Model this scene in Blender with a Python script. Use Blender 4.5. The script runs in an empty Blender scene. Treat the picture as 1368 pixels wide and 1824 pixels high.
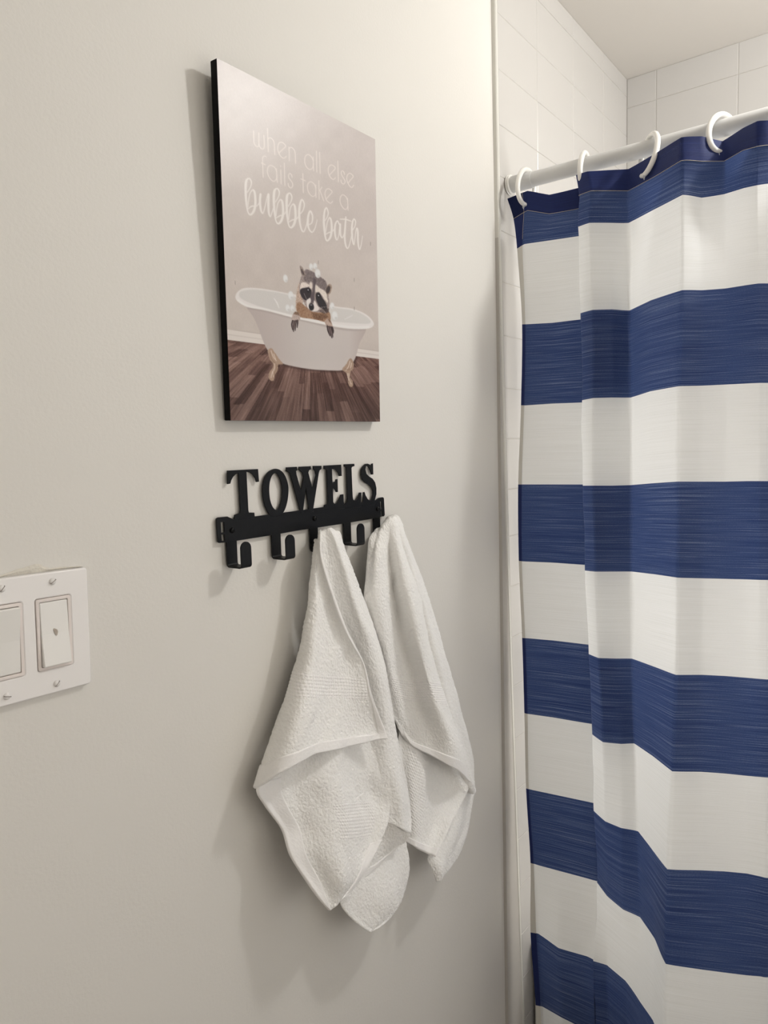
import bpy, bmesh, math, random
import numpy as np
from mathutils import Vector, Matrix

S = bpy.context.scene
COL = S.collection
random.seed(4); RNG = np.random.default_rng(4)

# measured geometry, metres: x along the painted wall, -y into the room, z up
CAM = {"loc":[0,-0.6557,1.49],"r":[0.605242,-0.795574,-0.027288],"u":[0.087427,0.032362,0.995645],"f":[0.791226,0.604992,-0.089142],"lens":25.3026}
POSTER = [[0.5484,-0.026,1.9139],[0.8264,-0.026,1.9155],[0.8363,-0.0136,1.5277],[0.5554,-0.0136,1.5257]]
HOMO = [471.774316,45.771199,386.0,215.455135,683.85311,103.0,0.284093,0.050538]
LETTERS = {"T":[[[0.55473,1.46833],[0.60223,1.46828],[0.60305,1.45286],[0.59882,1.45257],[0.59759,1.4571],[0.59407,1.4615],[0.58932,1.46452],[0.58355,1.46588],[0.58388,1.41982],[0.58458,1.41679],[0.59322,1.41603],[0.59382,1.40924],[0.56146,1.41013],[0.56247,1.41599],[0.57069,1.41729],[0.57157,1.42087],[0.57103,1.46475],[0.5668,1.46349],[0.5626,1.46067],[0.55958,1.45687],[0.55796,1.453],[0.55397,1.45266]]],"O":[[[0.631,1.46743],[0.6335,1.46729],[0.63594,1.46681],[0.63828,1.46602],[0.64045,1.46497],[0.64248,1.46364],[0.64437,1.46202],[0.6461,1.46014],[0.64764,1.45807],[0.64902,1.4557],[0.65023,1.45305],[0.65123,1.45032],[0.65199,1.44771],[0.65247,1.44533],[0.6527,1.44307],[0.65272,1.44077],[0.65257,1.43828],[0.65225,1.43549],[0.65174,1.43251],[0.65107,1.42951],[0.65028,1.42668],[0.64937,1.42401],[0.64831,1.42142],[0.64715,1.41901],[0.6459,1.41685],[0.64468,1.41497],[0.64343,1.41332],[0.64197,1.4119],[0.64013,1.41071],[0.63774,1.40972],[0.63494,1.40894],[0.63203,1.40842],[0.62927,1.40821],[0.62666,1.40821],[0.62409,1.40845],[0.62164,1.40908],[0.61938,1.41027],[0.6173,1.41227],[0.61536,1.41491],[0.61363,1.41776],[0.61219,1.42043],[0.61108,1.42277],[0.61027,1.42502],[0.60965,1.4273],[0.60913,1.42976],[0.6087,1.4325],[0.6084,1.43543],[0.60825,1.43837],[0.60825,1.44114],[0.60843,1.44374],[0.60877,1.44624],[0.60924,1.44862],[0.60983,1.45084],[0.61048,1.45286],[0.61123,1.45471],[0.61215,1.45647],[0.61331,1.45819],[0.61475,1.45996],[0.61641,1.46171],[0.61829,1.46333],[0.62038,1.46467],[0.62281,1.46574],[0.62554,1.46661],[0.62834,1.46719]],[[0.63049,1.4621],[0.63157,1.46191],[0.63267,1.46145],[0.63376,1.46075],[0.63482,1.45983],[0.63587,1.45864],[0.63692,1.4572],[0.6379,1.45557],[0.63876,1.45386],[0.63949,1.45203],[0.64011,1.45005],[0.64062,1.44801],[0.64101,1.446],[0.64128,1.44412],[0.64143,1.4423],[0.64145,1.44038],[0.64133,1.43823],[0.64104,1.43566],[0.6406,1.4328],[0.64005,1.42997],[0.63944,1.42749],[0.63877,1.42545],[0.638,1.42367],[0.63719,1.42212],[0.63638,1.42075],[0.63553,1.41957],[0.63465,1.41859],[0.63377,1.41779],[0.63296,1.41716],[0.63226,1.41668],[0.63162,1.41638],[0.63097,1.41623],[0.63025,1.41623],[0.62941,1.41635],[0.62851,1.41659],[0.62757,1.41703],[0.62662,1.41769],[0.62563,1.41861],[0.6246,1.41976],[0.62359,1.4211],[0.62269,1.42262],[0.62189,1.42433],[0.62115,1.42623],[0.62051,1.42829],[0.62,1.43047],[0.61963,1.43284],[0.61937,1.43538],[0.61923,1.43796],[0.61922,1.44043],[0.61933,1.44281],[0.61957,1.44516],[0.61992,1.44741],[0.62035,1.44949],[0.6209,1.45139],[0.62155,1.45316],[0.62227,1.45476],[0.62302,1.45619],[0.6238,1.45744],[0.62462,1.45851],[0.62548,1.45943],[0.62639,1.46022],[0.62736,1.46094],[0.62838,1.46155],[0.62943,1.46197]]],"W":[[[0.65044,1.46844],[0.66932,1.46851],[0.67044,1.46412],[0.66767,1.46305],[0.66822,1.45867],[0.67557,1.4368],[0.68156,1.45406],[0.67937,1.46055],[0.67252,1.46482],[0.67351,1.46835],[0.69551,1.46833],[0.69564,1.46404],[0.69205,1.46306],[0.69037,1.46007],[0.69747,1.43823],[0.70523,1.45615],[0.70464,1.46107],[0.70062,1.46409],[0.70025,1.4684],[0.71627,1.46814],[0.71604,1.46371],[0.71229,1.46197],[0.71053,1.45836],[0.69726,1.41173],[0.69766,1.40802],[0.68819,1.40803],[0.68899,1.41203],[0.68501,1.44062],[0.67831,1.41293],[0.67771,1.40815],[0.67197,1.40826],[0.6725,1.41182],[0.65754,1.4576],[0.655,1.46163],[0.64998,1.46403]]],"E":[[[0.72141,1.46795],[0.75665,1.4682],[0.75717,1.45244],[0.75222,1.45251],[0.75049,1.45657],[0.7468,1.46011],[0.74243,1.4624],[0.73712,1.46286],[0.73737,1.4429],[0.73963,1.44487],[0.74349,1.44551],[0.74492,1.44839],[0.74815,1.44864],[0.7479,1.43086],[0.74468,1.43081],[0.74292,1.43414],[0.73982,1.43602],[0.73756,1.43658],[0.73761,1.41762],[0.74005,1.41532],[0.74324,1.41507],[0.74724,1.41773],[0.75206,1.42334],[0.7538,1.4268],[0.75945,1.4271],[0.7596,1.41679],[0.76095,1.41222],[0.76071,1.40724],[0.71898,1.40907],[0.71928,1.41487],[0.72618,1.41599],[0.72693,1.41844],[0.72668,1.4622],[0.7212,1.46383]]],"L":[[[0.76321,1.46839],[0.78519,1.46832],[0.78544,1.46501],[0.78065,1.46432],[0.77854,1.46267],[0.77928,1.42227],[0.78042,1.41783],[0.78376,1.41627],[0.78795,1.41771],[0.79231,1.42223],[0.79462,1.42691],[0.79881,1.4269],[0.79712,1.41217],[0.79641,1.40603],[0.76071,1.40724],[0.76095,1.41222],[0.76686,1.41624],[0.76805,1.42133],[0.76782,1.46266],[0.76659,1.46459],[0.76306,1.46524]]],"S":[[[0.82785,1.46766],[0.82782,1.45131],[0.82346,1.45133],[0.82155,1.45697],[0.81817,1.46157],[0.81472,1.46437],[0.81113,1.46362],[0.80978,1.45924],[0.81204,1.45293],[0.81758,1.44911],[0.82607,1.4451],[0.83166,1.4394],[0.83422,1.4311],[0.83381,1.42205],[0.82972,1.41327],[0.82867,1.40655],[0.79994,1.40662],[0.8023,1.41176],[0.80372,1.42675],[0.80628,1.42703],[0.80845,1.42199],[0.81317,1.41629],[0.81809,1.41369],[0.8225,1.41516],[0.82572,1.4217],[0.82597,1.42709],[0.82259,1.43271],[0.81561,1.4376],[0.80721,1.44074],[0.8018,1.44545],[0.79957,1.45174],[0.80033,1.45874],[0.80408,1.46388],[0.80988,1.46721],[0.81558,1.46745],[0.82053,1.46595],[0.82261,1.46408],[0.82446,1.4667]]]}
BAR = [[[0.53503,1.41397],[0.53764,1.41533],[0.55153,1.41509],[0.56024,1.41116],[0.56296,1.41213],[0.59421,1.41129],[0.66747,1.41182],[0.71988,1.41249],[0.75897,1.41268],[0.82996,1.4127],[0.83934,1.41613],[0.84956,1.41644],[0.85206,1.41469],[0.853,1.38949],[0.85084,1.38759],[0.84314,1.38778],[0.84054,1.38678],[0.82543,1.38665],[0.75764,1.38598],[0.66608,1.38614],[0.62055,1.38534],[0.56297,1.38526],[0.5487,1.38534],[0.53739,1.38591],[0.53574,1.38732]],[[0.54138,1.40957],[0.54609,1.40927],[0.54619,1.39722],[0.54135,1.39719]],[[0.54143,1.39516],[0.54574,1.39483],[0.54622,1.38728],[0.54158,1.38743]],[[0.8423,1.41042],[0.84638,1.41032],[0.84685,1.39819],[0.84275,1.39792]],[[0.84301,1.39613],[0.84659,1.39603],[0.84696,1.3892],[0.84335,1.3887]]]
SCREWS = [[0.5573,-0.005,1.3983],[0.6987,-0.005,1.3988],[0.8357,-0.005,1.4002]]
HOOKX = [0.556,0.6279,0.697,0.7657,0.8335]
TRIM = [[1.2135,2.394],[1.2133,2.2811],[1.2155,1.9522],[1.2216,1.6696],[1.2303,1.3736],[1.2456,0.9813],[1.2599,0.6829],[1.2793,0.2721],[1.3013,-0.2405]]
CURTAIN = [[[1.2485,-0.0101,1.9443],[1.2416,-0.0545,1.9464],[1.2515,-0.0924,1.9335],[1.2584,-0.1421,1.9354],[1.264,-0.1575,1.9406],[1.2416,-0.1539,1.9406],[1.2248,-0.1519,1.9458],[1.2188,-0.1751,1.9449],[1.2317,-0.208,1.9423],[1.2485,-0.2352,1.9421],[1.2149,-0.2883,1.9428],[1.1921,-0.3344,1.948],[1.202,-0.361,1.9455],[1.2317,-0.3838,1.9412],[1.209,-0.4178,1.9442],[1.1921,-0.4394,1.942],[1.1971,-0.4515,1.9409],[1.2602,-0.498,1.949],[1.2251,-0.5445,1.9491],[1.1921,-0.591,1.9609],[1.2096,-0.6375,1.9489],[1.2423,-0.684,1.9492],[1.2306,-0.7305,1.9609],[1.1888,-0.777,1.9488],[1.1846,-0.8235,1.9494],[1.2325,-0.87,1.9609],[1.2662,-0.9165,1.9487],[1.2376,-0.963,1.9495],[1.1894,-1.0095,1.9609],[1.1894,-1.056,1.9486],[1.2288,-1.1025,1.9496],[1.2411,-1.149,1.9609],[1.2086,-1.1955,1.9484],[1.1892,-1.242,1.9497],[1.2221,-1.2885,1.9609]],[[1.2485,-0.0223,1.9054],[1.2485,-0.0507,1.9144],[1.2564,-0.0899,1.902],[1.2663,-0.1387,1.9026],[1.2729,-0.1636,1.9072],[1.2465,-0.1593,1.9072],[1.2268,-0.157,1.9117],[1.2198,-0.1815,1.9117],[1.2367,-0.2091,1.9097],[1.2564,-0.2326,1.9094],[1.2169,-0.288,1.9081],[1.1872,-0.3369,1.9114],[1.202,-0.3615,1.9086],[1.2268,-0.3877,1.9091],[1.209,-0.4183,1.9122],[1.1951,-0.4394,1.908],[1.201,-0.4515,1.9082],[1.2602,-0.498,1.9055],[1.2251,-0.5445,1.9056],[1.1921,-0.591,1.9174],[1.2096,-0.6375,1.9054],[1.2423,-0.684,1.9057],[1.2306,-0.7305,1.9174],[1.1888,-0.777,1.9053],[1.1846,-0.8235,1.9058],[1.2325,-0.87,1.9174],[1.2662,-0.9165,1.9051],[1.2376,-0.963,1.9059],[1.1894,-1.0095,1.9174],[1.1894,-1.056,1.905],[1.2288,-1.1025,1.9061],[1.2411,-1.149,1.9174],[1.2086,-1.1955,1.9049],[1.1892,-1.242,1.9062],[1.2221,-1.2885,1.9173]],[[1.2485,-0.0285,1.8506],[1.2564,-0.0395,1.8582],[1.2634,-0.0821,1.8576],[1.2733,-0.1358,1.8572],[1.281,-0.1625,1.8585],[1.25,-0.1575,1.8585],[1.2268,-0.1548,1.8598],[1.2198,-0.1785,1.86],[1.2386,-0.2055,1.8587],[1.2584,-0.2321,1.8576],[1.2188,-0.2885,1.8591],[1.1822,-0.3395,1.86],[1.207,-0.3609,1.8573],[1.2228,-0.3892,1.8599],[1.209,-0.4191,1.8584],[1.1991,-0.4382,1.8554],[1.209,-0.4511,1.8573],[1.2602,-0.4976,1.8573],[1.2251,-0.5441,1.8573],[1.1921,-0.5906,1.8573],[1.2096,-0.6371,1.8573],[1.2423,-0.6836,1.8573],[1.2306,-0.7301,1.8573],[1.1888,-0.7766,1.8573],[1.1846,-0.8231,1.8573],[1.2325,-0.8696,1.8573],[1.2662,-0.9161,1.8573],[1.2376,-0.9626,1.8573],[1.1894,-1.0091,1.8573],[1.1894,-1.0556,1.8573],[1.2288,-1.1021,1.8573],[1.2411,-1.1486,1.8573],[1.2086,-1.1951,1.8573],[1.1892,-1.2416,1.8573],[1.2221,-1.2881,1.8573]],[[1.2485,-0.0372,1.7115],[1.2545,-0.0435,1.7119],[1.2663,-0.0885,1.7103],[1.2752,-0.1387,1.7111],[1.2848,-0.1736,1.7112],[1.2465,-0.1673,1.7112],[1.2179,-0.164,1.7114],[1.203,-0.1907,1.7115],[1.2228,-0.2162,1.7116],[1.2515,-0.2359,1.7109],[1.1931,-0.2893,1.7118],[1.1496,-0.3487,1.7119],[1.1674,-0.3721,1.7111],[1.1773,-0.4025,1.7105],[1.1793,-0.4308,1.7113],[1.1813,-0.4459,1.7116],[1.1892,-0.457,1.7112],[1.2602,-0.5035,1.7112],[1.2251,-0.55,1.7112],[1.1921,-0.5965,1.7112],[1.2096,-0.643,1.7112],[1.2423,-0.6895,1.7112],[1.2306,-0.736,1.7112],[1.1888,-0.7825,1.7112],[1.1846,-0.829,1.7112],[1.2325,-0.8755,1.7112],[1.2662,-0.922,1.7112],[1.2376,-0.9685,1.7112],[1.1894,-1.015,1.7112],[1.1894,-1.0615,1.7112],[1.2288,-1.108,1.7112],[1.2411,-1.1545,1.7112],[1.2086,-1.201,1.7112],[1.1892,-1.2475,1.7112],[1.2221,-1.294,1.7112]],[[1.2485,-0.0332,1.5623],[1.2535,-0.0401,1.562],[1.2634,-0.0888,1.5627],[1.2713,-0.1409,1.5619],[1.2807,-0.1752,1.5622],[1.2431,-0.1691,1.5622],[1.2149,-0.1658,1.5625],[1.2001,-0.1916,1.5642],[1.2188,-0.2177,1.5642],[1.2416,-0.2415,1.5635],[1.1921,-0.2904,1.5684],[1.1506,-0.3449,1.5704],[1.1694,-0.3732,1.5701],[1.1832,-0.4032,1.5703],[1.1872,-0.4316,1.57],[1.1911,-0.4481,1.5698],[1.1991,-0.458,1.5695],[1.2602,-0.5045,1.5695],[1.2251,-0.551,1.5695],[1.1921,-0.5975,1.5695],[1.2096,-0.6439,1.5695],[1.2423,-0.6904,1.5695],[1.2306,-0.7369,1.5695],[1.1888,-0.7834,1.5695],[1.1846,-0.8299,1.5695],[1.2325,-0.8764,1.5695],[1.2662,-0.9229,1.5695],[1.2376,-0.9694,1.5695],[1.1894,-1.0159,1.5695],[1.1894,-1.0624,1.5695],[1.2288,-1.1089,1.5695],[1.2411,-1.1554,1.5695],[1.2086,-1.2019,1.5695],[1.1892,-1.2484,1.5695],[1.2221,-1.2949,1.5695]],[[1.2485,-0.0256,1.4127],[1.2525,-0.0343,1.4126],[1.2614,-0.0852,1.4125],[1.2693,-0.1444,1.4126],[1.2787,-0.1786,1.4134],[1.2411,-0.1725,1.4134],[1.2129,-0.1692,1.4141],[1.1981,-0.1922,1.4152],[1.2159,-0.2189,1.4144],[1.2347,-0.2462,1.4146],[1.1921,-0.2921,1.4202],[1.1545,-0.3434,1.4254],[1.1753,-0.3734,1.4244],[1.1911,-0.4035,1.4238],[1.1991,-0.4317,1.4244],[1.203,-0.4486,1.4243],[1.2109,-0.4587,1.4239],[1.2602,-0.5052,1.4239],[1.2251,-0.5516,1.4239],[1.1921,-0.5981,1.4239],[1.2096,-0.6446,1.4239],[1.2423,-0.6911,1.4239],[1.2306,-0.7376,1.4239],[1.1888,-0.7841,1.4239],[1.1846,-0.8306,1.4239],[1.2325,-0.8771,1.4239],[1.2662,-0.9236,1.4239],[1.2376,-0.9701,1.4239],[1.1894,-1.0166,1.4239],[1.1894,-1.0631,1.4239],[1.2288,-1.1096,1.4239],[1.2411,-1.1561,1.4239],[1.2086,-1.2026,1.4239],[1.1892,-1.2491,1.4239],[1.2221,-1.2956,1.4239]],[[1.2485,-0.0251,1.2652],[1.2525,-0.0326,1.2641],[1.2604,-0.0846,1.2647],[1.2683,-0.1477,1.2641],[1.278,-0.1828,1.2644],[1.2391,-0.1765,1.2644],[1.2099,-0.1731,1.2646],[1.1961,-0.1967,1.2667],[1.2129,-0.2231,1.2663],[1.2287,-0.2487,1.266],[1.1931,-0.299,1.2711],[1.1605,-0.3431,1.2747],[1.1852,-0.3727,1.2724],[1.1991,-0.404,1.2721],[1.209,-0.4323,1.2721],[1.2129,-0.4495,1.2722],[1.2188,-0.4601,1.2721],[1.2602,-0.5066,1.2721],[1.2251,-0.5531,1.2721],[1.1921,-0.5996,1.2721],[1.2096,-0.6461,1.2721],[1.2423,-0.6926,1.2721],[1.2306,-0.7391,1.2721],[1.1888,-0.7856,1.2721],[1.1846,-0.8321,1.2721],[1.2325,-0.8786,1.2721],[1.2662,-0.9251,1.2721],[1.2376,-0.9716,1.2721],[1.1894,-1.0181,1.2721],[1.1894,-1.0646,1.2721],[1.2288,-1.1111,1.2721],[1.2411,-1.1576,1.2721],[1.2086,-1.2041,1.2721],[1.1892,-1.2506,1.2721],[1.2221,-1.2971,1.2721]],[[1.2485,-0.0306,1.1144],[1.2525,-0.0381,1.1135],[1.2594,-0.0897,1.1148],[1.2673,-0.1542,1.1147],[1.2772,-0.1896,1.115],[1.2376,-0.1831,1.115],[1.208,-0.1797,1.1153],[1.1961,-0.2026,1.1148],[1.2109,-0.2259,1.1138],[1.2228,-0.2522,1.1149],[1.1931,-0.3027,1.1153],[1.1684,-0.3398,1.1161],[1.1921,-0.3729,1.1154],[1.205,-0.4049,1.1156],[1.2149,-0.4337,1.1152],[1.2198,-0.4511,1.1151],[1.2248,-0.462,1.1147],[1.2602,-0.5085,1.1147],[1.2251,-0.555,1.1147],[1.1921,-0.6015,1.1147],[1.2096,-0.648,1.1147],[1.2423,-0.6945,1.1147],[1.2306,-0.741,1.1147],[1.1888,-0.7875,1.1147],[1.1846,-0.834,1.1147],[1.2325,-0.8805,1.1147],[1.2662,-0.927,1.1147],[1.2376,-0.9735,1.1147],[1.1894,-1.02,1.1147],[1.1894,-1.0665,1.1147],[1.2288,-1.113,1.1147],[1.2411,-1.1595,1.1147],[1.2086,-1.206,1.1147],[1.1892,-1.2525,1.1147],[1.2221,-1.299,1.1147]],[[1.2485,-0.0337,0.9644],[1.2525,-0.0414,0.9625],[1.2574,-0.0896,0.9643],[1.2673,-0.1604,0.9641],[1.2752,-0.1899,0.9644],[1.2436,-0.1848,0.9644],[1.2198,-0.182,0.9646],[1.1971,-0.2101,0.9645],[1.207,-0.2384,0.9646],[1.2218,-0.2569,0.9647],[1.1892,-0.2975,0.9644],[1.1476,-0.3407,0.9644],[1.1733,-0.3791,0.9635],[1.1872,-0.4107,0.9636],[1.1991,-0.4391,0.9628],[1.204,-0.4564,0.9636],[1.208,-0.4675,0.9641],[1.2602,-0.514,0.9641],[1.2251,-0.5605,0.9641],[1.1921,-0.607,0.9641],[1.2096,-0.6535,0.9641],[1.2423,-0.7,0.9641],[1.2306,-0.7465,0.9641],[1.1888,-0.793,0.9641],[1.1846,-0.8395,0.9641],[1.2325,-0.886,0.9641],[1.2662,-0.9325,0.9641],[1.2376,-0.979,0.9641],[1.1894,-1.0255,0.9641],[1.1894,-1.072,0.9641],[1.2288,-1.1184,0.9641],[1.2411,-1.1649,0.9641],[1.2086,-1.2114,0.9641],[1.1892,-1.2579,0.9641],[1.2221,-1.3044,0.9641]],[[1.2485,-0.0357,0.8115],[1.2525,-0.0422,0.8094],[1.2584,-0.0951,0.8103],[1.2663,-0.1649,0.8112],[1.271,-0.1823,0.8113],[1.2525,-0.1793,0.8113],[1.2386,-0.1777,0.8115],[1.2139,-0.208,0.8112],[1.208,-0.2384,0.8107],[1.2129,-0.2662,0.811],[1.1674,-0.305,0.8109],[1.1288,-0.3403,0.8103],[1.1555,-0.3851,0.8107],[1.1714,-0.4146,0.8111],[1.1832,-0.4445,0.8119],[1.1882,-0.4618,0.8109],[1.1921,-0.4729,0.8101],[1.2602,-0.5194,0.8101],[1.2251,-0.5659,0.8101],[1.1921,-0.6124,0.8101],[1.2096,-0.6588,0.8101],[1.2423,-0.7053,0.8101],[1.2306,-0.7518,0.8101],[1.1888,-0.7983,0.8101],[1.1846,-0.8448,0.8101],[1.2325,-0.8913,0.8101],[1.2662,-0.9378,0.8101],[1.2376,-0.9843,0.8101],[1.1894,-1.0308,0.8101],[1.1894,-1.0773,0.8101],[1.2288,-1.1238,0.8101],[1.2411,-1.1703,0.8101],[1.2086,-1.2168,0.8101],[1.1892,-1.2633,0.8101],[1.2221,-1.3098,0.8101]],[[1.2485,-0.0438,0.6593],[1.2525,-0.0516,0.6576],[1.2564,-0.1043,0.6589],[1.2644,-0.1709,0.6592],[1.2652,-0.1769,0.6597],[1.2619,-0.1764,0.6597],[1.2594,-0.1761,0.6603],[1.2317,-0.2056,0.6594],[1.2099,-0.242,0.6594],[1.204,-0.2736,0.6604],[1.1644,-0.3105,0.6595],[1.115,-0.3428,0.6595],[1.1348,-0.3919,0.6593],[1.1476,-0.4217,0.6598],[1.1615,-0.451,0.6595],[1.1694,-0.4677,0.6601],[1.1753,-0.4783,0.6593],[1.2602,-0.5248,0.6593],[1.2251,-0.5713,0.6593],[1.1921,-0.6178,0.6593],[1.2096,-0.6643,0.6593],[1.2423,-0.7108,0.6593],[1.2306,-0.7573,0.6593],[1.1888,-0.8038,0.6593],[1.1846,-0.8503,0.6593],[1.2325,-0.8968,0.6593],[1.2662,-0.9433,0.6593],[1.2376,-0.9898,0.6593],[1.1894,-1.0363,0.6593],[1.1894,-1.0828,0.6593],[1.2288,-1.1293,0.6593],[1.2411,-1.1758,0.6593],[1.2086,-1.2223,0.6593],[1.1892,-1.2688,0.6593],[1.2221,-1.3153,0.6593]],[[1.2485,-0.0424,0.5125],[1.2535,-0.0571,0.5123],[1.2376,-0.107,0.5127],[1.2446,-0.1607,0.5141],[1.2449,-0.1761,0.5135],[1.2436,-0.1759,0.5135],[1.2426,-0.1758,0.5129],[1.2475,-0.1999,0.5127],[1.2278,-0.2404,0.5126],[1.202,-0.269,0.5126],[1.1605,-0.3105,0.5155],[1.111,-0.3428,0.5155],[1.1308,-0.3919,0.5155],[1.1437,-0.4217,0.5155],[1.1575,-0.451,0.5155],[1.1654,-0.4677,0.5155],[1.1714,-0.4783,0.5155],[1.2602,-0.5248,0.5155],[1.2251,-0.5713,0.5155],[1.1921,-0.6178,0.5155],[1.2096,-0.6643,0.5155],[1.2423,-0.7108,0.5155],[1.2306,-0.7573,0.5155],[1.1888,-0.8038,0.5155],[1.1846,-0.8503,0.5155],[1.2325,-0.8968,0.5155],[1.2662,-0.9433,0.5155],[1.2376,-0.9898,0.5155],[1.1894,-1.0363,0.5155],[1.1894,-1.0828,0.5155],[1.2288,-1.1293,0.5155],[1.2411,-1.1758,0.5155],[1.2086,-1.2223,0.5155],[1.1892,-1.2688,0.5155],[1.2221,-1.3153,0.5155]],[[1.2485,-0.052,0.3607],[1.2545,-0.0639,0.3588],[1.2317,-0.1146,0.3763],[1.2426,-0.1627,0.366],[1.2429,-0.1781,0.366],[1.2416,-0.1779,0.366],[1.2406,-0.1778,0.366],[1.2456,-0.2019,0.366],[1.2258,-0.2424,0.366],[1.2001,-0.271,0.366],[1.1605,-0.3105,0.366],[1.111,-0.3428,0.366],[1.1308,-0.3919,0.366],[1.1437,-0.4217,0.366],[1.1575,-0.451,0.366],[1.1654,-0.4677,0.366],[1.1714,-0.4783,0.366],[1.2602,-0.5248,0.366],[1.2251,-0.5713,0.366],[1.1921,-0.6178,0.366],[1.2096,-0.6643,0.366],[1.2423,-0.7108,0.366],[1.2306,-0.7573,0.366],[1.1888,-0.8038,0.366],[1.1846,-0.8503,0.366],[1.2325,-0.8968,0.366],[1.2662,-0.9433,0.366],[1.2376,-0.9898,0.366],[1.1894,-1.0363,0.366],[1.1894,-1.0828,0.366],[1.2288,-1.1293,0.366],[1.2411,-1.1758,0.366],[1.2086,-1.2223,0.366],[1.1892,-1.2688,0.366],[1.2221,-1.3153,0.366]],[[1.2465,-0.054,0.2165],[1.2525,-0.0658,0.2165],[1.2297,-0.1166,0.2165],[1.2406,-0.1647,0.2165],[1.2409,-0.1801,0.2165],[1.2396,-0.1799,0.2165],[1.2386,-0.1798,0.2165],[1.2436,-0.2038,0.2165],[1.2238,-0.2443,0.2165],[1.1981,-0.273,0.2165],[1.1605,-0.3105,0.2165],[1.111,-0.3428,0.2165],[1.1308,-0.3919,0.2165],[1.1437,-0.4217,0.2165],[1.1575,-0.451,0.2165],[1.1654,-0.4677,0.2165],[1.1714,-0.4783,0.2165],[1.2602,-0.5248,0.2165],[1.2251,-0.5713,0.2165],[1.1921,-0.6178,0.2165],[1.2096,-0.6643,0.2165],[1.2423,-0.7108,0.2165],[1.2306,-0.7573,0.2165],[1.1888,-0.8038,0.2165],[1.1846,-0.8503,0.2165],[1.2325,-0.8968,0.2165],[1.2662,-0.9433,0.2165],[1.2376,-0.9898,0.2165],[1.1894,-1.0363,0.2165],[1.1894,-1.0828,0.2165],[1.2288,-1.1293,0.2165],[1.2411,-1.1758,0.2165],[1.2086,-1.2223,0.2165],[1.1892,-1.2688,0.2165],[1.2221,-1.3153,0.2165]],[[1.2446,-0.0559,0.0671],[1.2505,-0.0678,0.0671],[1.2278,-0.1186,0.0671],[1.2386,-0.1667,0.0671],[1.239,-0.1821,0.0671],[1.2376,-0.1818,0.0671],[1.2367,-0.1817,0.0671],[1.2416,-0.2058,0.0671],[1.2218,-0.2463,0.0671],[1.1961,-0.275,0.0671],[1.1605,-0.3105,0.0671],[1.111,-0.3428,0.0671],[1.1308,-0.3919,0.0671],[1.1437,-0.4217,0.0671],[1.1575,-0.451,0.0671],[1.1654,-0.4677,0.0671],[1.1714,-0.4783,0.0671],[1.2602,-0.5248,0.0671],[1.2251,-0.5713,0.0671],[1.1921,-0.6178,0.0671],[1.2096,-0.6643,0.0671],[1.2423,-0.7108,0.0671],[1.2306,-0.7573,0.0671],[1.1888,-0.8038,0.0671],[1.1846,-0.8503,0.0671],[1.2325,-0.8968,0.0671],[1.2662,-0.9433,0.0671],[1.2376,-0.9898,0.0671],[1.1894,-1.0363,0.0671],[1.1894,-1.0828,0.0671],[1.2288,-1.1293,0.0671],[1.2411,-1.1758,0.0671],[1.2086,-1.2223,0.0671],[1.1892,-1.2688,0.0671],[1.2221,-1.3153,0.0671]]]
ROD = {"x":1.2572,"z":1.9703}
RINGS = [[1.2485,-0.0466,1.95],[1.2485,-0.1574,1.9622],[1.2485,-0.2692,1.9567],[1.2485,-0.3807,1.9613]]
CORNER = 1.9094
CEIL = 2.4007
TILE_J = [1.3851,1.5661,1.7471]
TILE_Z = [2.3581,2.2617,2.1657,2.0697,1.9792,1.8823,1.7908,1.6928,1.5954,1.5004,1.4035,1.3126,1.2132,1.1115,1.0114,0.9023,0.7935,0.6877,0.5818,0.4763]
BACK_Y = [-0.0799,-0.2656]
BACK_Z = 2.3299
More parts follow.
